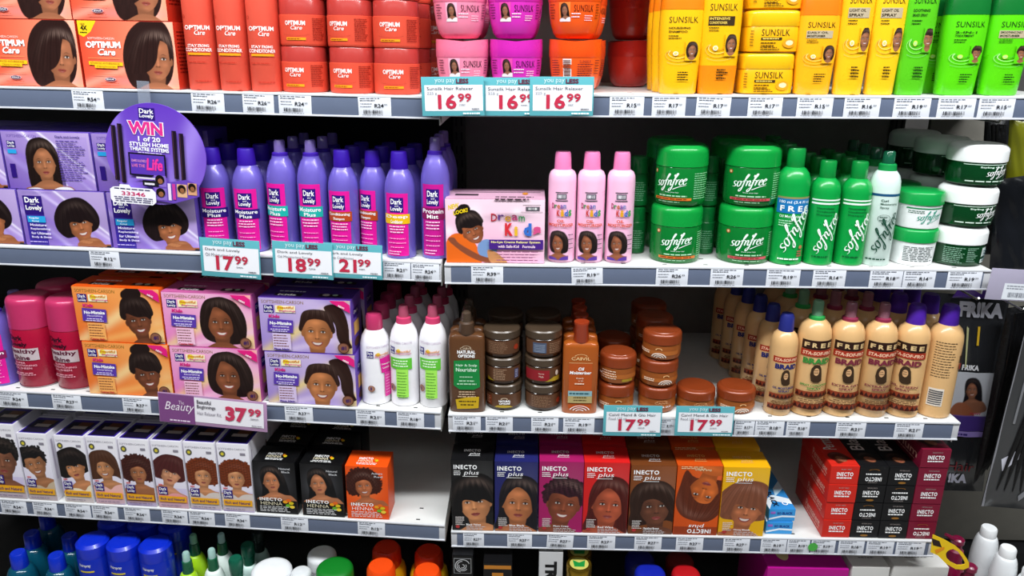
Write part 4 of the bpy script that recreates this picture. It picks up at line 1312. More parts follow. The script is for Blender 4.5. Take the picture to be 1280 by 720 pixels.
def f_end(col, inv=False, shade='PASSION PLUM', gold=False):
    def f(P, w, h):
        grid(P, 0, 0, 1, 1, col, 1, 1)
        g = '#a89c98'
        if not inv:
            P.text(shade, .36, .80, .36, .07, g)
            slab(P, 'INECTO', .22, .45, .58, .23, '#ffffff'); P.lines(.22, .32, .56, 1, .1, .07, '#fff', ragged=.05)
            if gold: P.ell(.5, .14, .14, .06, '#9a6a2a')
        else:
            slab(P, 'INECTO', .80, .42, .58, .23, '#ffffff', PI); P.lines(.22, .56, .56, 1, .1, .07, '#fff', ragged=.05)
            P.arc(.5, .78, .2, .1, .3, 2.84, .03, '#a8702c'); P.text(shade, .66, .16, .34, .07, g, 0, 0, PI)
    return f


def lying_box(W, H, D, col, inv=False, shade='PASSION PLUM', gold=False, long_txt='Permanent', facecol=None):
    def topf(P):
        # long printed lid with a portrait near the front and the shade name along it
        cv = Canvas(W * 1000, 48, col, 1.2)
        face(cv, W * 500, 24, 30, 'shag', .5, '#8a5238', facecol or '#2a1512', 0, 0, None, gl=.6, seed=8, neck=0)
        P.canvas(cv, .0, .04, 1, 48 / (D * 1000))
        P.text(long_txt, .62, .40, .52 * D / W, .22 * W / D * 2.2, '#e8e0dc', .01, 0, PI / 2)
    def sidef(P):
        P.text(long_txt, .93, .28, -.0 + .45, .46, '#f0d8d0', .01) if False else None
    t = carton(W, H, D, col, f_end(col, inv, shade, gold), topf=topf, name='hair_colour_box')
    m = MB(); P = Panel(m, lambda u, v, l: (-W / 2 - .0002 - EPS * l, D / 2 - u, v), D, H)
    P.text(long_txt, .40, .30, .50, .42, '#e8b0a0', .01); P.lines(.4, .16, .5, 1, .1, .05, '#e8b0a0')
    m.build('side_print', 'card', t)
    return t


# ============================================================ SETTING
def px_x(B, s, px, d=-.002):
    return B.solve_x(px, d, B.Z[s] - RAIL / 2)


ENDS = {('L', k): (-1.35, px_x(BL, k, p)) for k, p in ((1, 549), (2, 551.5), (3, 551), (4, 556))}
ENDS[('L', 0)] = ENDS[('L', 1)]
ENDS.update({('R', k): (px_x(BR, k, p0), px_x(BR, k, p1)) for k, p0, p1 in ((1, 552, 1290), (2, 555, 1238), (3, 560, 1196), (4, 565, 1162))})
RX1 = max(ENDS[('R', k)][1] for k in (2, 3, 4))
RX1 = sum(ENDS[('R', k)][1] for k in (2, 3, 4)) / 3


def shelf(B, key, k, name):
    x0, x1 = ENDS[(key, max(k, 1))]
    if key == 'R': x0 = sum(ENDS[('R', q)][0] for q in (2, 3, 4)) / 3; x1 = RX1 + .004
    if key == 'R' and k <= 1: x1 = RX1 + .10
    if key == 'L' and k == 0: x1 -= .035
    z = B.Z[k]
    t = thing('shelf', name, 'shelf')
    skew = (lambda m: setattr(m, 'v', [(vx - (.026 * max(vy, 0) / SHELF_D if vx > x1 - .01 else 0), vy, vz) for vx, vy, vz in m.v]) or m) if key == 'L' else (lambda m: m)
    m = skew(MB().box(x0, x1, .0, SHELF_D, -.014, 0, '#dededb', .001)); q = x0 + .03
    while q < x1 - .05:
        for yy in (.010, .05): m.box(q - .004, q + .004, yy, yy + .0035, .0000, .0002, '#15161a', 0)
        q += .0745
    m.build('shelf_board', 'steel', t)
    m = MB()
    m.box(x0, x1, .0, .004, -RAIL, -.0142, '#c9cace', .0006)
    m.box(x0, x1, -.0035, -.0001, -.0036, 0.0, '#dcdee2', .0008)
    m.box(x0, x1, -.0035, -.0001, -RAIL, -RAIL + .0030, '#dcdee4', .0008)
    m.box(x0, x1, -.0012, -.0001, -RAIL + .0030, -.0036, '#c9cace', .0002); m.box(x0 + .012, x1 - .012, -.0018, -.0012, -RAIL + .0034, -.0040, '#636d83', .0002)
    m.build('price_rail', 'steel', t)
    for xe, sg in ((x0, 1), (x1, -1)):
        skew(MB().box(xe, xe + sg * .002, .012, SHELF_D, -.05, -.0142, '#c9cac6', .0004)).build('end_bracket', 'steel', t)
    place(t, B, 0, 0, z)
    return t


names = {1: 'top', 2: 'second', 3: 'third', 4: 'fourth'}
for k in (1, 2, 3, 4):
    shelf(BL, 'L', k, f'{names[k]} white steel shelf from above in the left bay with its grey price rail')
    shelf(BR, 'R', k, f'{names[k]} white steel shelf from above in the right bay with its grey price rail')
shelf(BL, 'L', 0, 'white steel shelf just above the picture over the coral cartons')
shelf(BR, 'R', 0, 'white steel shelf just above the picture over the yellow bottles')
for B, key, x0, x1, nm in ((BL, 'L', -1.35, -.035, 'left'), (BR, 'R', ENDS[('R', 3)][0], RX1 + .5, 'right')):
    t = thing('base_shelf', f'deep base shelf coloured dark as in shade at the bottom of the {nm} bay', 'shelf')
    MB().box(x0, x1, -.16, SHELF_D, -.03, 0, '#3c3c3c', .001).build('shelf_board', 'steel', t)  # white board given a dark colour that stands for the shade down here
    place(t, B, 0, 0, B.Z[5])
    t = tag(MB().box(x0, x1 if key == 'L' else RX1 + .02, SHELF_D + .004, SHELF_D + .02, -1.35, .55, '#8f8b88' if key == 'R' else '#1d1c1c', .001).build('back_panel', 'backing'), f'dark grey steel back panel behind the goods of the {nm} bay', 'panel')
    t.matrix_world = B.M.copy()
# slotted uprights
for B, x, nm in ((BR, ENDS[('R', 3)][0] - .012, 'between the two bays'), (BR, RX1 + .012, 'at the right end of the right bay')):
    m = MB().box(x - .014, x + .014, SHELF_D - .012, SHELF_D + .003, -1.35, .55, '#4a4946', .001)
    q = -1.1
    while q < .5:
        for dx in (-.006, .006): m.box(x + dx - .0018, x + dx + .0018, SHELF_D - .0126, SHELF_D - .0115, q, q + .018, '#0c0c0e', 0)
        q += .032
    o = m.build('slotted_upright', 'backing'); tag(o, f'dark slotted steel upright {nm}', 'upright'); o.matrix_world = B.M.copy()
fl = MB().box(-3, 3, -2.6, 2.2, -.02, 0, '#a8a5a0', 0).build('floor', 'steel'); tag(fl, kind='structure')
wb = MB().box(-3, 3, 2.12, 2.2, 0, 3.1, '#5a5856', 0).build('wall_back', 'backing'); tag(wb, kind='structure')
ce = MB().box(-3, 3, -2.6, 2.2, 3.1, 3.14, '#d8d8d4', 0).build('ceiling', 'backing'); tag(ce, kind='structure')


# ============================================================ PRICE TAGS
def price_tag(B, s, p0, p1, price, what, cents='99', rot=0.0, dz=0.0, dot=False, group=None):
    z = B.Z[s] - RAIL
    x0, x1 = B.solve_x(p0, -.003, z + .02), B.solve_x(p1, -.003, z + .02)
    W = x1 - x0; H = .0325
    m = MB().box(-W / 2, W / 2, -.0004, .0004, 0, H, '#e4e7ef', .0002)
    P = Panel(m, flat_map(-W / 2, -.0005, 0), W, H)
    P.lines(.06, .88, .8, 1, .05, .05, '#6a6e78'); P.lines(.06, .78, .5, 1, .05, .05, '#6a6e78')
    P.lines(.06, .62, .42, 1, .05, .035, '#8a8e98'); P.lines(.06, .48, .36, 1, .05, .035, '#8a8e98')
    P.text('R' + price, .50, .44, .28, .20, '#23252c', .02); P.text(cents, .80, .54, .09, .10, '#23252c')
    P.barcode(.16, .12, .58, .20); P.lines(.12, .04, .66, 1, .05, .03, '#7a7e88')
    if dot: P.ell(.06, .5, .20, .30, '#4fb04a', 24)
    o = m.build('price_tag', 'paper'); tag(o, what, 'price tag', group)
    place(o, B, (x0 + x1) / 2, -.0026, z + .0028 + dz, 0, 0, rot)
    return o


def T(B, s, p0, p1, price, under, rot=0.0, dz=0.0, dot=False):
    side = 'left' if B is BL else 'right'
    return price_tag(B, s, p0, p1, price, f'white R{price} price tag, {names[s]} {side} rail, {under}', rot=rot, dz=dz, dot=dot)


T(BL, 1, 90, 129, '54', 'under the coral relaxer cartons', dz=-.001, rot=.02)
T(BL, 1, 239, 280, '26', 'under the first coral conditioner bottle', rot=.02)
T(BL, 1, 303, 342, '26', 'under the third coral conditioner bottle', rot=.02)
T(BL, 1, 348, 389, '24', 'under the first stack of red jars', rot=.02)
T(BL, 1, 448, 489, '24', 'under the last red jars', rot=-.02)
T(BR, 1, 762, 805, '15', 'beside the last teal promotion card')
T(BR, 1, 815, 857, '17', 'under the first yellow bottle')
T(BR, 1, 870, 913, '17', 'under the second yellow bottle', rot=.03)
T(BR, 1, 935, 978, '17', 'under the yellow jars')
T(BR, 1, 996, 1041, '15', 'under the yellow lotion bottle')
T(BR, 1, 1055, 1100, '16', 'under the two slim yellow sprays')
T(BR, 1, 1117, 1163, '19', 'under the slim lime bottle')
T(BR, 1, 1172, 1219, '17', 'under the lime bottle next to the last')
T(BR, 1, 1223, 1268, '15', 'under the last lime bottle')
T(BL, 2, 112, 149, '12', 'under the purple relaxer cartons', rot=.02)
T(BL, 2, 479, 513, '21', 'under the lilac bottle with yellow band')
T(BL, 2, 514, 549, '24', 'at its right end under the mist bottle', dz=-.001)
T(BR, 2, 589, 629, '39', 'under the pink kids carton')
T(BR, 2, 715, 754, '19', 'under the pink bottles', rot=-.05)
T(BR, 2, 820, 860, '26', 'under the first stack of green tubs')
T(BR, 2, 888, 929, '26', 'under the second stack of green tubs')
T(BR, 2, 958, 1000, '19', 'under the green bottle with blue band')
T(BR, 2, 1016, 1057, '14', 'under the green shampoo bottles')
T(BR, 2, 1087, 1128, '18', 'under the white spray bottle')
T(BR, 2, 1129, 1169, '14', 'under the white tubs with green lids')
T(BR, 2, 1184, 1227, '19', 'under the stacked gel jars')
T(BL, 3, -2, 34, '24', 'at the far left under the magenta label bottle', rot=.03)
T(BL, 3, 65, 101, '27', 'under the second crimson spray can', rot=.03)
T(BL, 3, 153, 188, '37', 'under the orange kids cartons', rot=.03)
T(BL, 3, 356, 391, '37', 'under the violet kids cartons')
T(BL, 3, 445, 481, '21', 'under the white bottle with plain cap')
T(BL, 3, 496, 530, '18', 'under the two white spray bottles')
T(BR, 3, 566, 601, '21', 'under the brown spray bottle')
T(BR, 3, 607, 641, '21', 'under the first stack of brown jars')
T(BR, 3, 664, 698, '21', 'under the second stack of brown jars')
T(BR, 3, 704, 743, '19', 'under the orange moisturiser bottle')
T(BR, 3, 823, 844, '17', 'between the two teal promotion cards')
T(BR, 3, 918, 943, '17', 'just right of the last teal promotion card')
T(BR, 3, 944, 980, '18', 'under the small blue capped braid spray')
T(BR, 3, 983, 1012, '18', 'under the green capped braid spray')
T(BR, 3, 1045, 1082, '21', 'under the wine red capped braid sprays')
T(BR, 3, 1118, 1154, '21', 'under the violet capped braid sprays')
for i, (a, b) in enumerate(((1, 33), (41, 71), (81, 113), (115, 147), (155, 187), (202, 234), (236, 268), (281, 312))):
    T(BL, 4, a, b, '34', f"under the {('first', 'second', 'third', 'fourth', 'fifth', 'sixth', 'seventh', 'eighth')[i]} white carton", rot=.03)
T(BL, 4, 351, 385, '12', 'under the first black henna carton', rot=.02)
T(BL, 4, 447, 481, '12', 'under the orange henna carton', rot=.02)
for a, b, n in ((579, 605, 'black'), (634, 665, 'navy'), (683, 716, 'plum'), (734, 769, 'red')):
    T(BR, 4, a, b, '27', f'under the {n} hair colour carton', rot=.06 if n == 'plum' else 0)
for a, b, n in ((793, 827, 'brown'), (845, 879, 'upside down orange'), (904, 937, 'yellow')):
    T(BR, 4, a, b, '27', f'under the {n} hair colour carton')
T(BR, 4, 951, 983, '19', 'under the blue boxes')
T(BR, 4, 984, 1012, '19', 'left of the green dot')
T(BR, 4, 1014, 1044, '19', 'with the green round sticker', dot=True)
T(BR, 4, 1048, 1080, '18', 'under the red lying boxes')
T(BR, 4, 1083, 1117, '19', 'under the black lying boxes')
T(BR, 4, 1120, 1156, '19', 'under the plum lying boxes')


def promo(B, s, p0, p1, y0, y1, l1, l2, price, what, rot=0.0, d=-.013, group='teal promotion cards'):
    xa, za = B.hit_y((p0 + p1) / 2, (y0 + y1) / 2, d)
    W = B.hit_y(p1, (y0 + y1) / 2, d)[0] - B.hit_y(p0, (y0 + y1) / 2, d)[0]
    H = B.hit_y((p0 + p1) / 2, y0, d)[1] - B.hit_y((p0 + p1) / 2, y1, d)[1]
    t = thing('promotion_card', what, 'price sign')
    MB().box(-W / 2, W / 2, -.0006, .0006, -H / 2, H / 2, '#5fb0ba', .0004).build('card_holder', 'card', t)
    m = MB(); P = Panel(m, flat_map(-W / 2, -.0008, -H / 2), W, H)
    P.rect(.05, .13, .93, .66, '#f1f2f7')
    P.text('you pay', .22, .82, .32, .12, '#d8f2f6', .0); P.text('LESS', .56, .83, .20, .12, '#6a3048', .04)
    P.text(l1, .09, .66, .10 + .032 * len(l1), .085, '#4a4a54'); P.text(l2, .09, .53, .024 * len(l2) + .04, .09, '#8a8a94')
    P.text(price, .26, .18, .30, .38, '#c02c48', .03); P.text('99', .58, .36, .22, .22, '#c02c48', .02); P.lines(.6, .28, .12, 1, .05, .02, '#7a7a84')
    P.lines(.80, .17, .14, 1, .05, .025, '#4a4a54'); P.lines(.66, .045, .3, 1, .05, .04, '#e8f6f8')
    m.build('printed_sheet', 'paper', t)
    place(t, B, xa, d, za, 0, 0, rot)


promo(BL, 1, 527, 605, 96, 145, 'Sunsilk Hair Relaxer', '225 g', '16', 'leftmost of three teal framed 16.99 promotion cards below the pink tubs', rot=-.03, d=-.016)
promo(BR, 1, 603, 683, 97, 145, 'Sunsilk Hair Relaxer', '225 g', '16', 'middle of three teal framed 16.99 promotion cards, overlapped on its right', d=-.013)
promo(BR, 1, 662, 742, 96, 145, 'Sunsilk Hair Relaxer', '225 g', '16', 'rightmost of three teal framed 16.99 promotion cards below the orange tub', d=-.016)
promo(BL, 2, 251, 325, 299, 347, 'Dark and Lovely', 'Oil Moisturiser Lotion', '17', 'teal framed 17.99 promotion card below the first lilac bottles', rot=.035, d=-.013)
promo(BL, 2, 341, 416, 303, 348, 'Dark and Lovely', 'Oil Moisturiser Spray', '18', 'teal framed 18.99 promotion card below the lilac spray bottles', rot=.02, d=-.016)
promo(BL, 2, 405, 478, 305, 348, 'Dark and Lovely', 'Deep Conditioner', '21', 'teal framed 21.99 promotion card partly behind the 18.99 one', rot=.02, d=-.013)
promo(BR, 3, 754, 827, 507, 545, 'Caivil Mend & Glo Hair', 'Food 125 ml', '17', 'teal framed 17.99 promotion card below the tall stack of orange jars', d=-.013)
promo(BR, 3, 844, 917, 508, 545, 'Caivil Mend & Glo Hair', 'Food 125 ml', '17', 'teal framed 17.99 promotion card below the two single orange jars', d=-.013)

# plum "beauty" sign
B = BL; xa, za = B.hit_y(266, 515, -.014)
W = B.hit_y(333, 515, -.014)[0] - B.hit_y(199, 515, -.014)[0]; H = B.hit_y(266, 496, -.014)[1] - B.hit_y(266, 533, -.014)[1]
t = thing('promotion_card', 'plum and white 37.99 beauty promotion card below the pink kids cartons', 'price sign')
MB().box(-W / 2, W / 2, -.0006, .0006, -H / 2, H / 2, '#b58fb4', .0004).build('card_holder', 'card', t)
m = MB(); P = Panel(m, flat_map(-W / 2, -.0008, -H / 2), W, H)
P.rect(.005, .02, .33, .95, '#7e4a82'); P.rect(.335, .12, .635, .82, '#f3f0f6')
P.text('The', .19, .66, .05, .12, '#e8d0e8'); P.text('Beauty', .05, .36, .26, .36, '#f4e8f4', -.002, .3); P.lines(.1, .08, .2, 1, .05, .05, '#e8d0e8')
P.text('Beautiful', .36, .74, .13, .13, '#4a4450', .01); P.text('Beginnings', .36, .56, .17, .15, '#4a4450', .01); P.text('Hair Relaxer Kit', .36, .38, .22, .11, '#8a8490')
P.text('37', .62, .26, .20, .50, '#c8385a', .05); P.text('99', .83, .50, .12, .26, '#c8385a', .03); P.lines(.85, .4, .08, 1, .05, .03, '#8a8490'); P.lines(.86, .17, .1, 1, .05, .03, '#8a8490')
m.build('printed_sheet', 'paper', t); place(t, B, xa, -.014, za, 0, 0, .055)


# ============================================================ PRODUCTS
def put(t, B, x, y, z, label, cat, group=None, rz=0.0, ry=0.0):
    tag(t, label, cat, group); place(t, B, x, y, z, rz, 0, ry); return t


def behind(t, B, x, y, z, dy, n, label, group, jit=.0, rz=0.0):
    """n copies of t standing behind it; label uses {o}"""
    words = ('second', 'third', 'fourth', 'fifth')
    for k in range(n):
        c = dup(t, label.format(o=words[k]), group)
        place(c, B, x + rng.uniform(-jit, jit), y + dy * (k + 1), z, rz)


G = .0006
# ---------- top shelf, left bay : coral relaxer cartons
ow = None
for i, (bxp, wpx, nm) in enumerate(((48, 121, 'left cut'), (165, 121, 'full'))):
    x, z, W, H = bx_fit(BL, 1, bxp, 24, wpx, .010)
    if i == 0:
        W0, H0 = W, H
        x0 = x
    W, H = W0, H0
    if i == 1: x = max(x, x0 + W + .004)
    D = .075
    if ow is None:
        ow = carton(W, H, D, '#c4321f', f_optimum, name='relaxer_carton',
                    sidef=lambda P: P.lines(.1, .85, .8, 12, .055, .02, '#7a120c'))
        t = ow
    else: t = dup(ow)
    put(t, BL, x, .010 + D / 2, z, ('lower coral relaxer carton with sleek haired woman, cut by the left edge' if i == 0 else 'lower coral relaxer carton with yellow corner flash beside the coral bottles'), 'carton', 'coral relaxer cartons', rz=0 if i == 0 else .015)
    t2 = dup(ow); put(t2, BL, x - .004 - .003 * i, .012 + D / 2, z + H + G, ('upper coral relaxer carton resting on the one cut by the left edge' if i == 0 else 'upper coral relaxer carton beside the coral bottles, cut by the top edge'), 'carton', 'coral relaxer cartons')
    for lv in (0, 1):
        t3 = dup(ow); put(t3, BL, x - .001, .014 + D * 1.5 + .002, z + lv * (H + G), f"{('lower', 'upper')[lv]} coral relaxer carton hidden in the row behind the {('left', 'right')[i]} one", 'carton', 'coral relaxer cartons')
# coral conditioner bottles
ob = None
for i, bxp in enumerate((259, 298, 336)):
    x, z, r, H = rd_fit(BL, 1, bxp, 50, 38, .010)
    if i == 0: r0 = r; ob = t = bottle_optimum(r0 * .985, .235, .25)
    else: t = dup(ob)
    put(t, BL, x, .010 + r0, z, f"{('first', 'second', 'third')[i]} coral conditioner bottle beside the relaxer cartons, from the left", 'bottle', 'coral conditioner bottles', rz=(-.1, -.22, -.1)[i])
    behind(ob, BL, x, .010 + r0, z, r0 * 2.12, 2, '{o} coral conditioner bottle back in the ' + ('left', 'middle', 'right')[i] + ' file of coral bottles', 'coral conditioner bottles')
# red jars
oj = None
for i, (bxp, ph) in enumerate(((384, 0), (441, -.15), (498, .1))):
    x, z, r, H = rd_fit(BL, 1, bxp, 57, 56.5, .012, 1)
    if i == 0: rj = r; Hj = BL.solve_top(x, .012, 58) - z; oj = t = jar_optimum(rj, Hj)
    for lv in range(3):
        t = oj if (i == 0 and lv == 0) else dup(oj)
        put(t, BL, x + rng.uniform(-.002, .002), .012 + rj + .001 * lv, z + lv * (Hj + G), f"{('bottom', 'middle', 'top')[lv]} red jar in the {('left', 'centre', 'right')[i]} stack of red conditioner jars", 'jar', 'red conditioner jars', rz=ph + rng.uniform(-.15, .15))
        t = dup(oj); put(t, BL, x + .004, .016 + rj * 3.1, z + lv * (Hj + G), f"{('bottom', 'middle', 'top')[lv]} red jar in the row behind the {('left', 'centre', 'right')[i]} stack of red jars", 'jar', 'red conditioner jars', rz=rng.uniform(-.5, .5))
for lv in range(3):
    t = dup(oj); x = BL.solve_x(541, .26, BL.Z[1]); put(t, BL, x, .26, BL.Z[1] + .0005 + lv * (Hj + G), f"{('bottom', 'middle', 'top')[lv]} red jar standing deep in the dark gap beside the pink tubs", 'jar', 'red conditioner jars', rz=.4)

# ---------- top shelf, right bay : wavy tubs
cols = (('#f58aa8', '#f27a9c', 'pink', 0, 579), ('#d832b8', '#cf28ae', 'magenta', 1, 645), ('#f25a1c', '#ee5014', 'orange', 2, 718))
for i, (c, lc, nm, md, bxp) in enumerate(cols):
    x, z, r, H = rd_fit(BR, 1, bxp, 51, 66.5, .012, .9)
    r *= .985; H = BR.solve_top(x, .012 + r, 49) - z
    for lv in range(2):
        m_ = 3 if (i == 2 and lv == 0) else md
        t = jar_sun(r, H, c, mode=m_, lidc=lc)
        if m_ == 3: pass
        put(t, BR, x - .003 * lv, .012 + r, z + lv * (H + .001) * .965 + lv * .0028, f"{('lower', 'upper')[lv]} {nm} tapered relaxer tub above the teal promotion cards", 'tub', 'tapered relaxer tubs', rz=.12 - .1 * i)
        if i == 2:
            t = dup(t); put(t, BR, x + .016, .030 + 3 * r, z + lv * (H + .001), f"{('lower', 'upper')[lv]} orange tapered relaxer tub in the row behind", 'tub', 'tapered relaxer tubs', rz=.5)
        else:
            t = dup(t); put(t, BR, x, .016 + 3 * r, z + lv * (H + .001), f"{('lower', 'upper')[lv]} {nm} tapered relaxer tub in the row behind", 'tub', 'tapered relaxer tubs', rz=.5)
dk = jar_sun(r, H, '#b8281c', mode=2, lidc='#b02018')
x = BR.solve_x(776, .27, BR.Z[1])
for lv in range(3):
    t = dk if lv == 0 else dup(dk)
    put(t, BR, x + .016, .27, BR.Z[1] + .0005 + lv * (H + .001), f"{('bottom', 'middle', 'top')[lv]} dark red tub far back in the gap beside the yellow bottles", 'tub', 'dark red tubs at the back', rz=2.0)


def sun(bxp, wpx, H, name, label, **kw):
    x, z, r, _ = rd_fit(BR, 1, bxp, 30, wpx, .010)
    t = bottle_sun(2 * r, H, min(2 * r * .62, .048), **kw)
    put(t, BR, x, .010 + min(r * .62, .024), z, label, 'bottle', name)
    return t, x, min(r * .62, .024), z


yl = 'yellow shampoo bottles'
a, x, d, z = sun(844, 53, .190, yl, 'broad yellow nourishing shampoo bottle beside the dark gap', body='#f6bc12', top=0, topcol='#ee7f10', title=('NOURISHING', 'SHAMPOO'))
behind(a, BR, x - .004, .010 + d, z, .055, 2, '{o} yellow shampoo bottle back behind the broad one', yl, rz=0)
a, x, d, z = sun(891, 50, .200, yl, 'yellow conditioner bottle standing on its orange cap', body='#f4b90f', top=0, topcol='#ee8a12', capdown=True, title=('INTENSIVE', 'CONDITIONER'))
behind(a, BR, x, .010 + d, z, .055, 1, '{o} yellow conditioner bottle behind the cap down one', yl)
ys = []
x, z, r, H = rd_fit(BR, 1, 950, 62, 69, .012, 1)
r *= .98; H = BR.solve_top(x, .012, 66) - z
t0 = thing('treatment_jar')
prof = [(r * .9, 0), (r * .98, H * .03), (r, H * .3), (r * .98, H * .58), (r * .96, H * .62)]
MB().lathe(prof, '#f2b20f', 56, 1, .9, 3.4).build('jar_body', 'plastic', t0)
MB().lathe([(r * .98, H * .61), (r * .99, H * .62), (r * .985, H * .9)] + dome(r * .985, H * .9, r * .86, H * .99, 4)[1:] + [(.0001, H)], '#f6be14', 56, 1, .9, 3.4).build('lid', 'plastic', t0)
m = MB(); P = wrap(m, prof, H * .05, r * 1.7, H * .55, r, 0, 1, .9, 3.4)
sun_logo(P, .22, .62, .58, .28, '#33220f'); P.rect(.22, .44, .42, .11, '#3a2a12'); P.lines(.25, .47, .34, 1, .1, .05, '#e9c860'); P.lines(.22, .3, .34, 2, .12, .04, '#5a3c10')
P.ell(.80, .30, .14, .2, '#f2a020'); P.ell(.80, .32, .08, .11, '#fbe8b0'); P.lines(.0, .8, .08, 6, .12, .04, '#6a4a10'); P.lines(.22, .10, .4, 2, .08, .04, '#5a3c10')
m.build('label', 'print', t0)
put(t0, BR, x, .012 + r * .9, z, 'lower yellow treatment jar between the yellow bottles', 'jar', 'yellow treatment jars', rz=-.05)
for lv, (yy, lb) in enumerate((((.012 + r * .9), 'middle yellow treatment jar, resting on the lower one'), ((.014 + r * .9), 'topmost yellow treatment jar, cut by the top edge'))):
    put(dup(t0), BR, x + .002, yy, z + (lv + 1) * (H + G), lb, 'jar', 'yellow treatment jars')
for lv in (0, 1): put(dup(t0), BR, x, .016 + r * 2.8, z + lv * (H + G), f"{('lower', 'upper')[lv]} yellow treatment jar in the row behind", 'jar', 'yellow treatment jars')
sun(1009, 50, .178, yl, 'yellow lotion bottle with orange top beside the treatment jars', body='#f8b41a', top=0, topcol='#ee7a12', title=('DAILY OIL', 'MOISTURISER'))
sun(1054, 40, .240, yl, 'slim yellow spray bottle touching the lotion bottle', body='#f9c01a', top=0, topcol='#ee7a12', title=('LIGHT OIL', 'SPRAY'))
sun(1093, 40, .240, yl, 'slim yellow spray bottle beside the first lime bottle', body='#fac61c', top=0, topcol='#ee7a12', title=('LIGHT OIL', 'SPRAY'))
gl_ = 'lime shampoo bottles'
sun(1130, 40, .240, gl_, 'slim lime braid spray bottle beside the yellow sprays', body='#58c41c', top=0, topcol='#0c6e2a', accent='lime', txt='#123a10', title=('SOOTHING', 'BRAID SPRAY'))
a, x, d, z = sun(1185, 52, .180, gl_, 'lime treatment shampoo bottle, second from the right end', body='#5ad410', top=0, topcol='#0c6e2a', accent='lime', txt='#123a10', title=('2-IN-1', 'TREATMENT'))
behind(a, BR, x - .018, .010 + d, z, .055, 1, '{o} lime shampoo bottle showing dark behind the slim lime one', gl_, .001)
a, x, d, z = sun(1239, 52, .180, gl_, 'rightmost lime moisturising lotion bottle on the top shelf', body='#5ad410', top=0, topcol='#0c6e2a', accent='lime', txt='#123a10', title=('SMOOTHING DAILY', 'MOISTURISER'))
behind(a, BR, x - .004, .010 + d, z, .055, 1, '{o} lime lotion bottle behind the rightmost one', gl_)

# ---------- second shelf, left bay : purple cartons
D = .085
xs = []
x, z, W, H = bx_fit(BL, 2, 196, 242, 113, .010)
bobc = carton(W, H, D, '#6a50b8', f_dlbob, name='relaxer_carton', sidef=lambda P: (P.rect(.3, .62, .4, .2, '#2c1577'), P.rect(.3, .45, .4, .12, '#2aa3e0'), P.lines(.15, .38, .7, 5, .06, .02, '#c8b8f0')))
lonc = carton(W, H, D, '#6a50b8', f_dllong, name='relaxer_carton', sidef=lambda P: (P.rect(.3, .62, .4, .2, '#2c1577'), P.rect(.3, .45, .4, .12, '#2aa3e0'), P.lines(.15, .38, .7, 5, .06, .02, '#c8b8f0')))
sp = W + .0035
for i in range(3):
    xx = x - sp * i
    t = bobc if i == 0 else dup(bobc)
    put(t, BL, xx, .010 + D / 2, z, ('purple carton with bobbed haired woman beside the lilac bottles, lower row', 'purple carton with bobbed haired woman, lower row centre', 'purple carton with bobbed haired woman, lower row, cut by the left edge')[i], 'carton', 'purple relaxer cartons')
    t = dup(bobc) if i == 2 else (lonc if i == 0 else dup(lonc))
    put(t, BL, xx - .014, .013 + D / 2, z + H + G, ('purple long hair carton behind the round contest sign, upper row', 'purple carton with long haired woman facing out, upper row', 'purple carton cut by the left edge, upper row')[i], 'carton', 'purple relaxer cartons', rz=.0)
    for lv in (0, 1):
        put(dup(lonc), BL, xx - .006, .016 + D * 1.5, z + lv * (H + G), f"{('lower', 'upper')[lv]} purple carton in the back row behind the {('right', 'middle', 'left')[i]} carton", 'carton', 'purple relaxer cartons')

# lilac bottles
lp = 'lilac lotion bottles'
spec = [(276, 183, 39, 0, '#2c1577', ('Moisture', 'Plus'), .25, .012, 'first lilac lotion bottle with violet cap beside the purple cartons', '#e5189a'),
        (318, 184, 39, 0, '#2c1577', ('Moisture', 'Plus'), .05, .010, 'second lilac lotion bottle with violet cap and violet band', '#e5189a'),
        (359, 173, 37, 1, '#1cb3a8', ('Moisture', 'Plus'), -.28, .014, 'lilac spray bottle with teal band turned to the left', '#e5189a'),
        (396, 173, 37, 1, '#1cb3a8', ('Moisture', 'Plus'), .02, .012, 'lilac spray bottle with teal band facing forward', '#e5189a'),
        (433, 186, 37, 0, '#b8481c', ('Conditioning', 'Shampoo'), -.10, .012, 'lilac shampoo bottle with rust orange band facing forward', '#e5189a'),
        (470, 186, 35, 0, '#b8481c', ('Conditioning', 'Shampoo'), -.42, .030, 'lilac shampoo bottle with rust orange band half hidden behind its neighbour', '#e5189a'),
        (502, 188, 38, 0, '#eebc10', ('Deep', 'Conditioner'), -.05, .006, 'lilac bottle with yellow band standing furthest forward', '#e5189a'),
        (548, 170, 36, 1, '#8a1a5a', ('Protein', 'Mist'), -.05, .014, 'lilac mist spray bottle at the right end of the bay', '#c81a90')]
for i, (bxp, ty, w, sprayf, bc, bt, ph, d, lb, lc) in enumerate(spec):
    x, z, r, H = rd_fit(BL, 2, bxp, ty, w, d, .5)
    if i == 7: x -= .004
    t = bottle_dl(r, H, bc, bt, bool(sprayf), ph, label=lc)
    put(t, BL, x, d + r, z, lb, 'bottle', lp)
    q = bottle_dl(r, H, spray=bool(sprayf), plain=True)
    yy = d + r + 2.12 * r; xo = .004
    word = ('first', 'second', 'third', 'fourth', 'fifth', 'sixth', 'seventh', 'eighth')[i]
    if i == 7: xo = -.002
    put(q, BL, x + xo, yy, z, f'dark lilac bottle directly behind the {word} lilac bottle from the left', 'bottle', lp)
    put(dup(q), BL, x + xo * 1.3, yy + 2.15 * r, z, f'dark lilac bottle in the third row behind the {word} lilac bottle', 'bottle', lp)

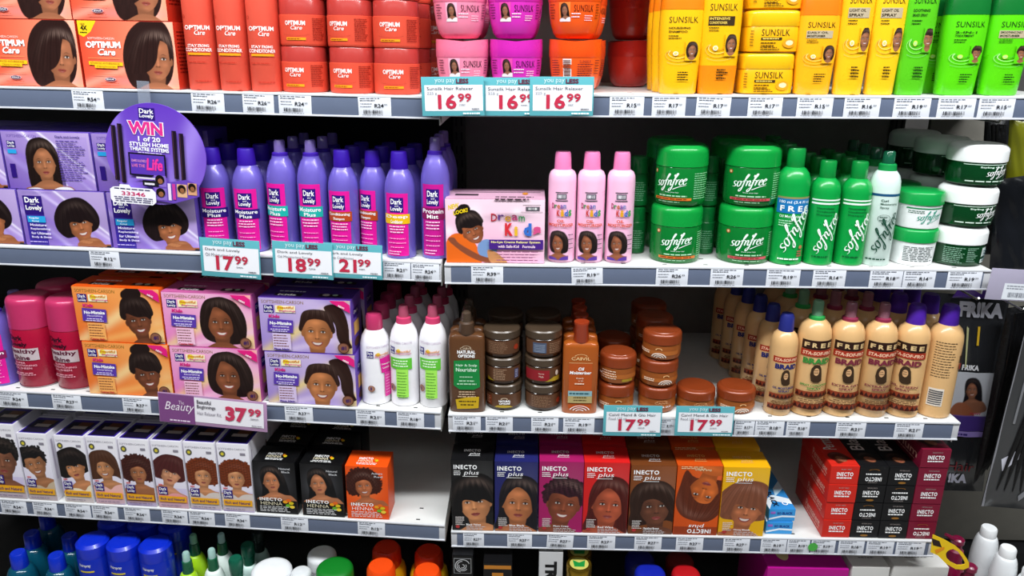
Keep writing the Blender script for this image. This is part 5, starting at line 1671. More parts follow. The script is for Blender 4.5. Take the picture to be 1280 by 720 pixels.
# round contest sign hanging before the cartons
xs_, zs_ = BL.hit_y(195, 193.5, -.016)
Wd = (BL.hit_y(258, 208, -.016)[0] - BL.hit_y(134, 208, -.016)[0]) / 2; Hd = (BL.hit_y(196, 130, -.016)[1] - BL.hit_y(196, 257, -.016)[1]) / 2
t = thing('contest_sign', 'round purple contest sign hanging over the purple cartons', 'sign')
n = 56; vs = [(Wd * math.cos(2 * PI * k / n), -.0006, Hd * math.sin(2 * PI * k / n)) for k in range(n)]; vs += [(a, .0006, c) for a, b, c in vs]
MB().add(vs, [list(range(n)), list(range(n, 2 * n))[::-1]] + [[k, n + k, n + (k + 1) % n, (k + 1) % n] for k in range(n)], '#7a55cc').build('sign_board', 'card', t)
m = MB()
cv = Canvas(2 * Wd * 1000, 2 * Hd * 1000, '#7a55cc', 1.0); cv.ramp('#8a68d4', '#6238b8', PI / 2); cv.streak(cv.w * .8, cv.h * .5, 1.2, cv.w * .1, '#a58ae4', .8); cv.streak(cv.w * .15, cv.h * .6, 1.7, cv.w * .06, '#9a80e0', .7)
P = Panel(m, flat_map(-Wd, -.0008, -Hd), 2 * Wd, 2 * Hd)
c = cv.final(); ny, nx, _ = c.shape
vs = []; idx = -np.ones((ny, nx), int); cc = []
for j in range(ny):
    for i in range(nx):
        u, v = i / (nx - 1) * 2 - 1, j / (ny - 1) * 2 - 1
        rr = math.hypot(u, v); k = min(1.0, .992 / max(rr, 1e-6)) if rr > .992 else 1.0
        vs.append((u * k * Wd, -.0008, v * k * Hd)); cc.append(c[j, i])
fs = []
for j in range(ny - 1):
    for i in range(nx - 1):
        u, v = (i + .5) / (nx - 1) * 2 - 1, (j + .5) / (ny - 1) * 2 - 1
        if math.hypot(u, v) < 1.0: a = j * nx + i; fs.append([a, a + 1, a + nx + 1, a + nx])
m.add(vs, fs, np.array(cc)); P.layer = 2
P.rect(.36, .835, .16, .115, '#2c1577'); P.text('Dark', .37, .895, .14, .045, '#fff', .02); P.text('Lovely', .37, .845, .14, .045, '#fff', .02)
P.text('WIN', .24, .685, .36, .135, '#ffffff', .08); P.text('WIN', .25, .69, .34, .125, '#e0308c', .045)
P.text('1 of 20', .34, .625, .22, .048, '#fff', .03); P.text('STYLISH HOME', .25, .575, .39, .040, '#fff', .03); P.text('THEATRE SYSTEMS', .25, .53, .39, .038, '#fff', .03); P.lines(.33, .51, .24, 1, .01, .009, '#d8c8f4')
for a, b, c_, e_ in ((.08, .22, .045, .54), (.145, .20, .045, .58), (.68, .28, .045, .47), (.75, .26, .045, .47)): P.rect(a, b, c_, e_, '#1c1020'); P.rect(a + .006, b + .01, .008, e_ - .02, '#4a3040')
P.rect(.235, .285, .37, .225, '#121018'); P.rect(.25, .30, .34, .195, '#5a38b0'); P.text('DARK & LOVELY', .265, .42, .15, .025, '#f0a0c8', .01); P.text('LIVE THE', .265, .37, .13, .03, '#f080b8', .01); P.text('Life', .41, .345, .16, .12, '#f0389c', .03, .1)
P.rect(.30, .255, .24, .018, '#d8d0e0'); P.rect(.36, .19, .16, .055, '#1c1a22'); P.rect(.38, .20, .10, .02, '#e8e4ee')
m.build('printed_face', 'card', t)
m = MB(); P = Panel(m, flat_map(-Wd, -.0042, -Hd), 2 * Wd, 2 * Hd)
P.poly([(.46, .05), (.66, .03), (.92, .12), (.92, .24), (.80, .28), (.62, .24), (.60, .31), (.46, .31)], '#6a48b4')
for (x0_, y0_, w_, h_, c_) in ((.475, .19, .12, .11, '#8a6cc8'), (.475, .055, .12, .12, '#8a6cc8'), (.70, .10, .10, .13, '#e0b088'), (.81, .13, .09, .12, '#d8a078'), (.61, .06, .03, .17, '#e8d8f0'), (.655, .07, .03, .16, '#c83a9a')): P.rect(x0_, y0_, w_, h_, c_)
for (a, b, s_) in ((.535, .25, .045), (.535, .12, .045), (.75, .175, .04), (.855, .20, .038)):
    P.ell(a, b + .012, s_, s_, '#17100e'); P.ell(a + .005, b - .004, s_ * .55, s_ * .6, '#96603e')
m.build('product_picture', 'card', t)
m = MB(); P = Panel(m, flat_map(-Wd, -.0060, -Hd), 2 * Wd, 2 * Hd)
P.poly([(.05, -.005), (.025, .03), (.025, .13), (.06, .155), (.12, .16), (.13, .185), (.22, .185), (.24, .16), (.45, .16), (.485, .13), (.485, .03), (.45, -.005)], '#f4f2f8')
P.lines(.07, .135, .36, 1, .02, .012, '#3a3460', ragged=.02); P.text('33346', .14, .075, .24, .042, '#c8306a', .02); P.lines(.06, .052, .4, 3, .020, .009, '#4a4470', ragged=.1, center=True)
m.build('entry_label', 'card', t)
place(t, BL, xs_, -.016, zs_, 0, 0, .05)
m = MB(); m.box(-.011, .011, -.0005, .0005, -.012, .036, '#aab2c2', .0002)
o = m.build('hanger_strip', 'film'); tag(o, 'clear plastic strip on the top rail holding the round contest sign', 'hanger'); xa, za = BL.hit_y(180, 122, -.0145); place(o, BL, xa, -.0145, za - .008, 0, 0, .04)

# ---------- second shelf, right bay
D = .10
x, z, W, H = bx_fit(BR, 2, 619, 249, 124, .006)
t = carton(W, H, D, '#e9b4cc', f_dream, name='kids_relaxer_carton', topf=lambda P: (grid(P, 0, 0, 1, 1, '#d8a8c0', 1, 1), P.rect(.08, .3, .24, .18, '#4a3a44'), P.rect(.06, .62, .9, .04, '#6a5060'), P.lines(.5, .15, .4, 3, .2, .07, '#5a4050'), P.ell(.8, .5, .03, .12, '#d88a3a')))
put(t, BR, x, .006 + D / 2, z, 'pink kids relaxer carton with girl in an orange shirt', 'carton')
d0 = None
for i, (bxp, ty) in enumerate(((701, 188), (736, 188), (772, 188))):
    x, z, r, H = rd_fit(BR, 2, bxp, ty, 34.5, .012, .5)
    if i == 0: r0, h0 = r, H; d0 = t = bottle_dream(r, H)
    else: t = dup(d0)
    put(t, BR, x, .012 + r0, z, f"{('left', 'middle', 'right')[i]} of three pink kids oil moisturiser bottles", 'bottle', 'pink kids moisturiser bottles', rz=-.08 + .02 * i)
# green tubs
gj = None; gcol = []
for i, (bxp, wp, b1, b2) in enumerate(((842, 64, '#e07a2e', '#e07a2e'), (927, 67, '#cf5560', '#cf5560'))):
    x, z, r, H = rd_fit(BR, 2, bxp, 258, wp, .012, .9)
    r *= .98; Ht = (BR.solve_top(x, .012 + r, 178) - z) / 2 * .995
    for lv in (0, 1):
        t = jar_soft(r * (1 if lv == 0 else 1.0), Ht, phi=(-.05, -.5)[lv] if i == 0 else (-.05, -.25)[lv], band=b1)
        put(t, BR, x + .003 * lv, .012 + r + .001 * lv, z + lv * (Ht + G), f"{('lower', 'upper')[lv]} green hair food tub in the {('left', 'right')[i]} stack with {('orange', 'red')[i]} band", 'tub', 'green hair food tubs')
        put(dup(t), BR, x, .018 + r * 3.05, z + lv * (Ht + G), f"{('lower', 'upper')[lv]} green hair food tub in the row behind the {('left', 'right')[i]} stack", 'tub', 'green hair food tubs', rz=1.0)
    gcol.append((x, r, Ht))
# slim green cans between
for i, (bxp, dd) in enumerate(((795, .075), (882, .075))):
    for lv in (0, 1):
        x, z, r, H = rd_fit(BR, 2, bxp, 255, 24, dd, .8)
        if i == 0: x = gcol[0][0] - gcol[0][1] - r - .003
        else: x = (gcol[0][0] + gcol[0][1] + gcol[1][0] - gcol[1][1]) / 2 + .001; r = min(r, (gcol[1][0] - gcol[1][1] - gcol[0][0] - gcol[0][1]) / 2 + .006); dd2 = .07
        t = thing('sheen_can')
        MB().lathe([(r * .9, 0), (r, .002), (r, H * .66), (r * .96, H * .67)], '#0c6a30', 32).build('can_body', 'plastic', t)
        MB().lathe([(r * .9, H * .66), (r * .92, H * .67), (r * .9, H * .96), (r * .7, H), (.0001, H)], '#0c7c38', 28).build('cap', 'plastic', t)
        m = MB(); P = wrap(m, [(r, 0), (r, H)], H * .08, r * 2, H * .5, r); P.lines(.1, .8, .8, 9, .09, .03, '#7ab890'); m.build('label', 'print', t)
        put(t, BR, x, .064 + r * 2, z + lv * (H + G), f"{('lower', 'upper')[lv]} slim dark green can {('beside the pink bottles', 'between the two stacks of green tubs')[i]}", 'can', 'slim green cans')
gb = [(980, 183, 41, 'free', 'green moisturiser bottle with blue FREE band beside the green tubs'), (1020, 199, 36.5, 'sham', 'first green shampoo bottle with white stripes, from the left'),
      (1058, 200, 36.5, 'sham', 'second green shampoo bottle with white stripes, beside the white spray'), (1091, 187, 36.5, 'white', 'white moisturising spray bottle with green collar beside the small tubs')]
for i, (bxp, ty, w, kd, lb) in enumerate(gb):
    x, z, r, H = rd_fit(BR, 2, bxp, ty, w, .012, .5)
    r *= .985
    t = bottle_soft(r, H, kd); put(t, BR, x, .012 + r, z, lb, 'bottle', 'green and white care bottles', rz=-.05)
    q = bottle_soft(r, H, kd, plain=True)
    for k in (1, 2, 3):
        tt = q if k == 1 else dup(q)
        put(tt, BR, x + (.005 if i == 0 else .0015) * k, .012 + r + 2.15 * r * k, z, f"{('second', 'third', 'fourth')[k - 1]} row bottle in shade behind the {('blue band', 'first striped', 'second striped', 'white spray')[i]} green group bottle", 'bottle', 'green and white care bottles')
x, z, r, H = rd_fit(BR, 2, 1136, 285, 55, .012, .9)
Ht = (BR.solve_top(x, .012 + r, 236) - z) / 2; r *= .97
for lv in (0, 1):
    t = tub_white(r, Ht, back=(lv == 0)); put(t, BR, x + .001, .012 + r, z + lv * (Ht + G), f"{('lower white tub with green lid and back print facing out', 'upper white tub with green lid and script name')[lv]}", 'tub', 'small white cream tubs')
    put(dup(t), BR, x - .001, .014 + r * 3.1, z + lv * (Ht + G), f"{('lower', 'upper')[lv]} white tub with green lid in the row behind", 'tub', 'small white cream tubs')
x, z, r, H = rd_fit(BR, 2, 1191, 285, 68, .010, .9)
Ht = (BR.solve_top(x, .010 + r * 1.2, 176) - z) / 3; r *= .96
xg = x
for lv in (0, 1, 2):
    t = jar_gel(r, Ht, 1 if lv == 0 else 0)
    put(t, BR, x + .004 * lv - .001, .010 + r, z + lv * (Ht + G), ('bottom styling gel jar of three, barcode facing out', 'middle styling gel jar of three', 'top styling gel jar of three')[lv], 'jar', 'styling gel jars', rz=.15)
    put(dup(t), BR, x - .001, .016 + r * 3.05, z + lv * (Ht + G), f"{('bottom', 'middle', 'top')[lv]} styling gel jar in the stack behind the front one", 'jar', 'styling gel jars', rz=.6)
    if lv < 3: put(dup(t), BR, x - .002, .022 + r * 5.15, z + lv * (Ht + G), f"{('bottom', 'middle', 'top')[lv]} styling gel jar in the third stack back", 'jar', 'styling gel jars', rz=.2)

# ---------- third shelf, left bay
x, z, r, H = rd_fit(BL, 3, 8, 372, 38, .012, .5)
xe_ = x + r
t = bottle_dl(r, H, '#8a1a5a', ('Protein', 'Mist'), True, .1); put(t, BL, x, .012 + r, z, 'lilac bottle with magenta label cut by the left edge on the third shelf', 'bottle', 'lilac bottles on the third shelf')
behind(t, BL, x, .012 + r, z, 2.1 * r, 1, '{o} lilac bottle behind the one at the left edge of the third shelf', 'lilac bottles on the third shelf')
sc = None
for i, (bxp, ty) in enumerate(((49, 360), (90, 361))):
    x, z, r, H = rd_fit(BL, 3, bxp, ty, 53, .012, .7)
    if i == 0: rs = r * .94; sc = t = spray_can(rs, H); xa0 = x = max(x, xe_ + rs + .001)
    else: t = dup(sc); x = xa0 + 2 * rs + .0015
    put(t, BL, x, .012 + rs, z, ('crimson hair sheen can with pink cap beside the lilac bottle', 'crimson hair sheen can partly behind the orange cartons')[i], 'spray can', 'crimson spray cans')
    behind(sc, BL, x + .003, .012 + rs, z, 2.1 * rs, 1, '{o} row crimson can behind the ' + ('left', 'right') [i] + ' one', 'crimson spray cans', .002)
# kids cartons
def kids_top(c, c2):
    return lambda P: (grid(P, 0, 0, 1, 1, c, 1, 1), P.rect(.14, .18, .30, .22, '#1a1512'), P.text('Kids', .18, .2, .2, .16, '#f4f0f0', .04), P.rect(.62, .22, .26, .22, '#2a1a12'), P.ell(.70, .35, .04, .1, '#e8d8d0'), P.ell(.80, .35, .03, .08, '#c8e8c8'), P.lines(.16, .5, .3, 1, .1, .08, '#fff'))
def kids_side(c):
    return lambda P: (P.rect(.2, .62, .5, .18, '#2c1577'), P.text('Dark', .24, .70, .4, .06, '#fff'), P.rect(.2, .3, .5, .25, c), P.ell(.45, .15, .25, .08, '#5a3426'))
D = .07
prevx = None
for i, (sch, bU, bL, w, ty, side, tc) in enumerate((('orange', 154, 165, 110, 360, '#e8641c', '#e2560f'), ('pink', 266, 273, 112, 367, '#c85aa0', '#c8609c'), ('violet', 385, 391, 114, 374, '#6a4ab0', '#4a2a8a'))):
    x, z, W, H = bx_fit(BL, 3, bL, ty + 76, w, .003)
    Htot = BL.solve_top(x, .005, ty) - z
    H = Htot / 2
    if prevx is not None: x = max(x, prevx + W / 2 + .003)
    t = carton(W, H, D, side, f_kids(sch), topf=kids_top(tc, tc), sidef=kids_side('#e0b060'), name='kids_relaxer_carton')
    put(t, BL, x, .003 + D / 2, z, f'lower {sch} kids relaxer carton on the third shelf', 'carton', 'kids relaxer cartons')
    put(dup(t), BL, x - .004, .005 + D / 2, z + H + G, f'upper {sch} kids relaxer carton on the third shelf', 'carton', 'kids relaxer cartons')
    for lv in (0, 1): put(dup(t), BL, x + .001, .016 + D * 1.5, z + lv * (H + G), f"{('lower', 'upper')[lv]} {sch} kids carton in the row behind", 'carton', 'kids relaxer cartons')
    prevx = x + W / 2
for i, (bxp, ty, w, spf, gr, lb) in enumerate(((462, 386, 38, False, False, 'white kids lotion bottle with plain pink cap beside the violet cartons'), (497, 377, 37, True, True, 'white kids spray bottle with lime label beside the plain capped one'),
                                           (534, 377, 36, True, True, 'rightmost white kids spray bottle with lime label'))):
    x, z, r, H = rd_fit(BL, 3, bxp, ty, w, .012, .5)
    r *= .97
    x = max(x, prevx + r + .0012); prevx = x + r
    t = bottle_kids(r, H, spf, gr, .5 if i == 0 else -.12); put(t, BL, x, .012 + r, z, lb, 'bottle', 'white kids care bottles')
    q = bottle_kids(r, H, spf, gr, plain=True)
    for k in (1, 2, 3):
        tt = q if k == 1 else dup(q); xx = x - .0005 * k
        put(tt, BL, xx, .012 + r + 2.12 * r * k, z, f"{('second', 'third', 'fourth')[k - 1]} row white bottle with pink cap in the {('left', 'middle', 'right')[i]} file", 'bottle', 'white kids care bottles')

# ---------- third shelf, right bay
x, z, W, H = bx_fit(BR, 3, 575, 386, 46, .014)
Db = .030
x = max(x, ENDS[('R', 3)][0] + W / 2 + .002) if x - W / 2 < ENDS[('R', 3)][0] - .004 else x
H = BR.solve_top(x, .014 + Db / 2, 387) - z
t = bottle_brown(W * .98, H, Db); put(t, BR, x, .006 + Db / 2, z, 'brown natural spray bottle with green nourisher label', 'bottle', 'brown spray bottles')
behind(t, BR, x, .006 + Db / 2, z, Db + .006, 2, '{o} brown spray bottle behind the green labelled one', 'brown spray bottles', .002); 
for o in [o for o in COL.objects if o.get('group') == 'brown spray bottles'][1:]: pass
for i, (bxp, wp, ty, modes) in enumerate(((630, 46, 402, (0, 1, 4)), (678, 46, 402, (4, 3, 2)))):
    x, z, r, _ = rd_fit(BR, 3, bxp, 483, wp, .012, .9)
    r *= .99; Ht = (BR.solve_top(x, .012 + r * 1.6, ty) - z) / 3
    for lv in (0, 1, 2):
        t = jar_brown(r, Ht, modes[lv]); nmj = ('bottom', 'middle', 'top')[lv]
        put(t, BR, x - .002 * lv * (1 - i), .012 + r, z + lv * (Ht + G), f"{nmj} brown hair butter jar in the {('left', 'right')[i]} brown stack", 'jar', 'brown hair butter jars', rz=.1 * i)
        put(dup(t), BR, x, .016 + r * 3.1, z + lv * (Ht + G), f"{nmj} brown jar in the stack behind the {('left', 'right')[i]} brown stack", 'jar', 'brown hair butter jars', rz=1.2)
x, z, W, H = bx_fit(BR, 3, 724, 425, 45, .010)
Db = .030; H = BR.solve_top(x, .010 + Db / 2, 401) - z
t = bottle_orange(W * .98, H, Db); put(t, BR, x, .008 + Db / 2, z, 'orange oil moisturiser bottle with flip cap', 'bottle', 'orange moisturiser bottles')
for k in range(3):
    c = dup(t, f"{('second', 'third', 'fourth')[k]} orange moisturiser bottle back behind the front one", 'orange moisturiser bottles'); place(c, BR, x + .001, .008 + Db / 2 + (Db + .012) * (k + 1), z)
x, z, r, _ = rd_fit(BR, 3, 769, 480, 46, .012, .9); Ht = (BR.solve_top(x, .012 + r * 1.5, 432) - z) / 2
r *= .985; Ha = Ht
for lv in (0, 1):
    t = jar_amber(r, Ht, (0, 1)[lv]); put(t, BR, x + .001 * lv, .012 + r, z + lv * (Ht + G), f"{('lower', 'upper')[lv]} orange hair food jar in the stack of two beside the flip cap bottle", 'jar', 'orange hair food jars', rz=-.1)
    put(dup(t), BR, x, .018 + r * 3.1, z + lv * (Ht + G), f"{('lower', 'upper')[lv]} orange jar behind the stack of two", 'jar', 'orange hair food jars')
x, z, r, _ = rd_fit(BR, 3, 820, 480, 48, .012, .9); Ht = (BR.solve_top(x, .012 + r * 1.5, 405) - z) / 3; r *= .985
for lv in (0, 1, 2):
    t = jar_amber(r, Ht, (2, 0, 0)[lv]); put(t, BR, x + .003 * (lv == 2), .012 + r, z + lv * (Ht + G), f"{('bottom', 'middle', 'top')[lv]} orange hair food jar in the tall stack of three", 'jar', 'orange hair food jars', rz=(0, .1, -.45)[lv])
    for bk in (1, 2): put(dup(t), BR, x, .012 + r + .004 * bk + r * 2.05 * bk, z + lv * (Ht + G), f"{('bottom', 'middle', 'top')[lv]} orange jar {('behind', 'two rows behind')[bk - 1]} the tall stack of three", 'jar', 'orange hair food jars')
for i, bxp in enumerate((868, 918)):
    x, z, r, _ = rd_fit(BR, 3, bxp, 480, 48.5, .012, .9); H = BR.solve_top(x, .012 + r * 1.5, 474) - z
    t = jar_amber(r * .99, H, 2 if i == 0 else 0); put(t, BR, x, .012 + r, z, ('single orange hair food jar beside the tall stack', 'single orange hair food jar beside the braid sprays')[i], 'jar', 'orange hair food jars')
bs = [(970, 389, 34, '#232a7a', '#232a6a', None, False, 'OIL MOISTURIZER', 'small braid spray with navy cap, leftmost of the row', 'plain'),
      (997, 372, 41, '#2a9a4a', '#3a8a3a', '#8ec8a0', True, 'SPRAY CONDITION', 'braid spray with green cap and clear nozzle', 0),
      (1035, 374, 41, '#8a2a48', '#7a2a3c', '#b87a8c', True, 'EXTRA DRY', 'braid spray with wine red cap beside the green capped one', 0),
      (1073, 375, 40, '#8a2a48', '#7a2a3c', '#b87a8c', True, 'EXTRA DRY', 'second wine red capped braid spray, beside the violet capped one', 0),
      (1110, 377, 40.5, '#4c1fa0', '#7a2a3c', None, True, 'OIL SHEEN', 'braid spray with violet cap and FREE band', 0),
      (1150, 378, 41, '#4c1fa0', '#7a2a3c', None, True, 'BACK', 'rightmost braid spray with violet cap showing its barcode', 0)]
px_ = None
for i, (bxp, ty, w, cap, tx, clr, free, sub, lb, _) in enumerate(bs):
    dd = .010
    x, z, r, H = rd_fit(BR, 3, bxp, ty, w, dd, .4)
    r *= .972
    if px_ and x - r < px_ + .0008: x = px_ + r + .0008
    px_ = x + r
    t = bottle_braid(r, H, cap, tx, free=free, sub=sub, phi=(.05, 0, -.05, -.05, -.55, -.1)[i], clear=clr, back=(i == 5))
    put(t, BR, x, dd + r, z, lb, 'bottle', 'braid spray bottles')
    q = bottle_braid(r, H, cap, tx, free=free, sub=sub, phi=.0, clear=clr)
    nb = (5, 3, 3, 3, 3, 3)[i]
    for k in range(1, nb + 1):
        tt = q if k == 1 else dup(q)
        xx = x + (-.004 if i else -.009) * k
        put(tt, BR, xx, dd + r + 2.15 * r * k, z, f"{('second', 'third', 'fourth', 'fifth', 'sixth')[k - 1]} row braid spray in the {('navy', 'green', 'first wine red', 'second wine red', 'first violet', 'second violet')[i]} capped file", 'bottle', 'braid spray bottles')

# ---------- fourth shelf, left bay : white colour cartons
rich = [('a', 'crop', '#14100f', '#7a4c36', 0, '#c8b8a8', .0, -.1, .42, .42, .50), ('b', 'crop', '#0f0d10', '#9a6644', 1, '#c8b498', .25, -.3, .36, .45, .54), ('c', 'bangs', '#140e0e', '#b87a50', 0, '#f0e6c8', .28, -.5, .36, .52, .53), ('d', 'shag', '#4a2a1a', '#b07850', 1, '#f0b8b0', .12, -.6, .33, .48, .55),
        ('e', 'afro', '#3c1712', '#9a6240', 0, None, .05, .1, .29, .53, .50), ('f', 'bangs', '#4a1c1c', '#c08462', 0, '#e8a0a0', -.25, .2, .34, .52, .52), ('g', 'afro', '#6a2c10', '#bb8058', 0, '#d8ccc4', 0, 0, .29, .52, .50), ('g', 'afro', '#6a2c10', '#bb8058', 0, '#d8ccc4', 0, 0, .29, .52, .50)]
geo = [(16, 530, 41), (55, 542, 38.5), (100, 545, 38.5), (139, 546, 39), (178, 549, 39.5), (218, 551, 40), (258, 553, 40.5), (299, 555, 41.5)]
first = None; prev = -9
desc = ['woman with dark cropped hair', 'woman with short black spiked hair tilting her head', 'woman with black fringe bob', 'woman with brown shoulder hair and pink top', 'woman with dark red curls', 'woman with mahogany fringe', 'woman with auburn afro, left of the pair', 'woman with auburn afro, beside the black henna carton']
for i, ((key, st, hr, sk_, sm, tp, ro, yw, fs_, fx_, fy_), (bxp, ty, w)) in enumerate(zip(rich, geo)):
    x, z, W, H = bx_fit(BL, 4, bxp, ty, w, .001)
    W = W * .985
    x = max(x, prev + W / 2 + .0012); D = .085
    t = carton(W, H, D, '#e9e6ee', f_rich(key, st, hr, sk_, sm, tp, ro, yw, fs_, fx_, fy_), topf=rich_top, name='hair_colour_carton', sidef=lambda P: (P.rect(.1, .3, .06, .6, '#c8c0d0'), P.rect(.3, .45, .7, .012, '#2a2440'), P.rect(.3, .42, .7, .012, '#2a2440'), P.lines(.3, .3, .5, 6, .03, .01, '#8a8494')))
    put(t, BL, x, .001 + D / 2, z, f'white carton with {desc[i]}', 'carton', 'white hair colour cartons')
    put(dup(t), BL, x + .001, .012 + D * 1.5, z, f"white carton in the back row behind the {('first', 'second', 'third', 'fourth', 'fifth', 'sixth', 'seventh', 'eighth')[i]} white colour carton" , 'carton', 'white hair colour cartons')
    prev = x + W / 2
for i, (bxp, ty, w, col, st, hr, sk_, sm, shd, lb) in enumerate(((347, 577, 54, '#0b0b0d', 'long_side', '#0a090c', '#b0704c', 0, ('Natural', 'Black'), 'left black henna carton beside the white cartons'), (405, 580, 54, '#0b0b0d', 'long_side', '#0a090c', '#b0704c', 0, ('Natural', 'Black'), 'right black henna carton beside the orange one'),
                                                 (460, 583, 53, '#e8500f', 'afro', '#3a150c', '#a8603c', 1, ('Auburn', 'Red'), 'orange henna carton at the end of the row'))):
    x, z, W, H = bx_fit(BL, 4, bxp, ty, w, .003)
    x = max(x, prev + W / 2 + .002); D = .062
    t = carton(W, H, D, col, f_henna(col, st, hr, sk_, sm, shd), topf=henna_top(col), name='henna_carton')
    put(t, BL, x, .003 + D / 2, z, lb, 'carton', 'henna cartons', rz=(0, 0, .03)[i])
    if i < 2:
        for k in (1, 2): put(dup(t), BL, x + .0015 * k, .012 + D * (k + .5) + .003 * k, z, f"black henna carton {('one', 'two')[k - 1]} row behind the {('left', 'right')[i]} black one", 'carton', 'henna cartons')
    prev = x + W / 2

# ---------- fourth shelf, right bay
ipl = [('black', 590, 575, 52.5, '#0f0f11', 'bangs', '#0c0b0d', '#b87a50', 0, -.3, 'Black Velvet', .12, '#1a1a1c'), ('navy', 645, 577, 54, '#1f2260', 'long_side', '#120f16', '#a8663f', 0, .0, 'Blue Black', -.05, None), ('plum', 700, 577, 55, '#a0185c', 'crop', '#2c0d1a', '#7a3e28', 1, .15, 'Plum Crazy', -.15, None),
       ('red', 755, 578, 56, '#cf1c1c', 'long_side', '#4a100c', '#a04a30', 0, .2, 'Red Wine', -.08, None), ('brown', 812, 582, 56, '#8a4a20', 'shag', '#2a160e', '#5f3726', 0, .5, 'Hazelnut Brown', .1, '#6a3818'), ('orange', 868, 582, 55.5, '#e05a10', 'shag', '#5a2410', '#b85a24', 0, 0, 'Dark Auburn', 0, '#c84a10'),
       ('yellow', 925, 584, 57, '#eab410', 'bangs', '#7a4630', '#a8623f', 1, .25, 'Honey Blonde', -.12, '#e2a60c')]
prev = ENDS[('R', 4)][0]
for i, (key, bxp, ty, w, col, st, hr, sk_, sm, yw, sh, ro, dk_) in enumerate(ipl):
    x, z, W, H = bx_fit(BR, 4, bxp, ty, w, .001)
    x = max(x, prev + W / 2 + .0008); D = .062
    t = carton(W, H, D, dk_ or col if i != 0 else '#101012', f_inecto(key, col, st, hr, sk_, sm, yw, sh, inv=(key == 'orange'), rot=ro, dark=dk_), topf=inecto_top('#e8e8e8' if key not in ('yellow', 'orange') else '#e8b870'), name='hair_colour_carton')
    put(t, BR, x, .001 + D / 2, z, f"{key} hair colour carton{' standing upside down' if key == 'orange' else ''} in the row of seven", 'carton', 'upright hair colour cartons')
    for k in (1, 2): put(dup(t), BR, x, .010 + D * (k + .5) + .004 * k, z, f"{key} hair colour carton {('one', 'two')[k - 1]} row behind the front {key} one", 'carton', 'upright hair colour cartons')
    prev = x + W / 2
# blue lying boxes
D = .15
x, z, W, H = bx_fit(BR, 4, 973, 653, 33, .010)
x = max(x, prev + W / 2 + .002); H = .0235 if H > .04 else H


def f_blue(P, w, h):
    grid(P, 0, 0, 1, 1, '#3a9ade', 1, 1); P.poly([(0, .1), (.5, .35), (1, .3), (1, .45), (.5, .5), (0, .25)], '#eaf6ff'); P.text('SO BLACK', .3, .58, .6, .22, '#1a3a8a', .03); P.rect(.05, .65, .18, .2, '#a06ac8')


def blue_top(P):
    P.poly([(0, .0), (.3, .2), (1, .12), (1, .25), (.4, .35), (0, .2)], '#eaf6ff'); P.poly([(.5, .3), (1, .5), (1, .7), (.6, .5)], '#bfe4fa'); P.text('BLACK', .22, .42, .055 / W, .012 / D, '#10142c', .03, 0, -PI / 2); P.text('GO', .60, .26, .026 / W, .013 / D, '#f4f8ff', .03, 0, -PI / 2)


t = carton(W, H, D, '#2f86cc', f_blue, topf=blue_top, name='hair_dye_box')
put(t, BR, x, .010 + D / 2, z, 'lower light blue dye box lying beside the yellow carton', 'box', 'blue dye boxes')
put(dup(t), BR, x + .001, .014 + D / 2, z + H + G, 'upper light blue dye box lying on the other', 'box', 'blue dye boxes', rz=.04)
xb_end = x + W / 2
# lying hair colour boxes
colr = [(1044, 4, '#d0281c', 'RUBY RED', 'Permanent', (0, 0, 0, 0), False, '#5a1a10', 'red'), (1079, 4, '#141416', 'NATURAL BLACK', 'Black', (0, 1, 0, 1), True, '#1a1414', 'left black'),
        (1114, 4, '#141416', 'NATURAL BLACK', 'Black', (0, 0, 1, 0), True, '#1a1414', 'right black'), (1149.5, 5, '#7a1430', 'PASSION PLUM', 'Plum', (1, 0, 0, 0, 0), False, '#3a1418', 'plum')]
x0, z, W, _ = bx_fit(BR, 4, 1044, 656, 37, .002)
x3 = BR.solve_x(1150, .002, z)
pit = (x3 - x0) / 3; W = min(W, pit - .0006)
Hb = (BR.solve_top(x0, .002, 583) - z) / 4 - G
D = .16
for i, (bxp, n, col, shd, lt, inv, gold, fc, nm) in enumerate(colr):
    base = None; ibase = None
    for lv in range(n):
        if inv[lv]:
            t = ibase = lying_box(W, Hb, D, col, True, shd, gold, lt, fc) if ibase is None else dup(ibase)
        else:
            t = base = lying_box(W, Hb, D, col, False, shd, gold, lt, fc) if base is None else dup(base)
        lvn = ('bottom', 'second', 'third', 'fourth', 'top fifth')[lv]
        put(t, BR, x0 + pit * i, .002 + D / 2 + rng.uniform(0, .002), z + lv * (Hb + G), f"{lvn} box from below in the {nm} column of lying boxes{', print upside down' if inv[lv] else ''}", 'box', 'lying hair colour boxes')

# ============================================================ BASE SHELF PRODUCTS
def base_fit(B, px, py, w, d):
    """top centre px/py of something standing on the base shelf at depth d"""
    x, zt = B.hit_y(px, py, d)
    sc = B.px(x, d, zt)[2] / F_PX
    return x, B.Z[5] + .0005, w * sc / 2, zt - B.Z[5] - .0005


def gel_bottle(r, H, body, cap, name='hair_gel_bottle'):
    t = thing(name); rc = r * .5
    MB().lathe([(r * .95, 0), (r, .004), (r, H - .085)] + [(r + (rc - r) * (1 - math.cos(PI / 2 * k / 6)), H - .085 + .05 * math.sin(PI / 2 * k / 6)) for k in range(1, 7)], body, 36).build('bottle_body', 'gel', t)
    MB().lathe([(rc * 1.02, H - .037), (rc * 1.05, H - .034), (rc * .98, H - .003), (rc * .85, H), (.0001, H)], cap, 32).build('cap', 'plastic', t)
    return t


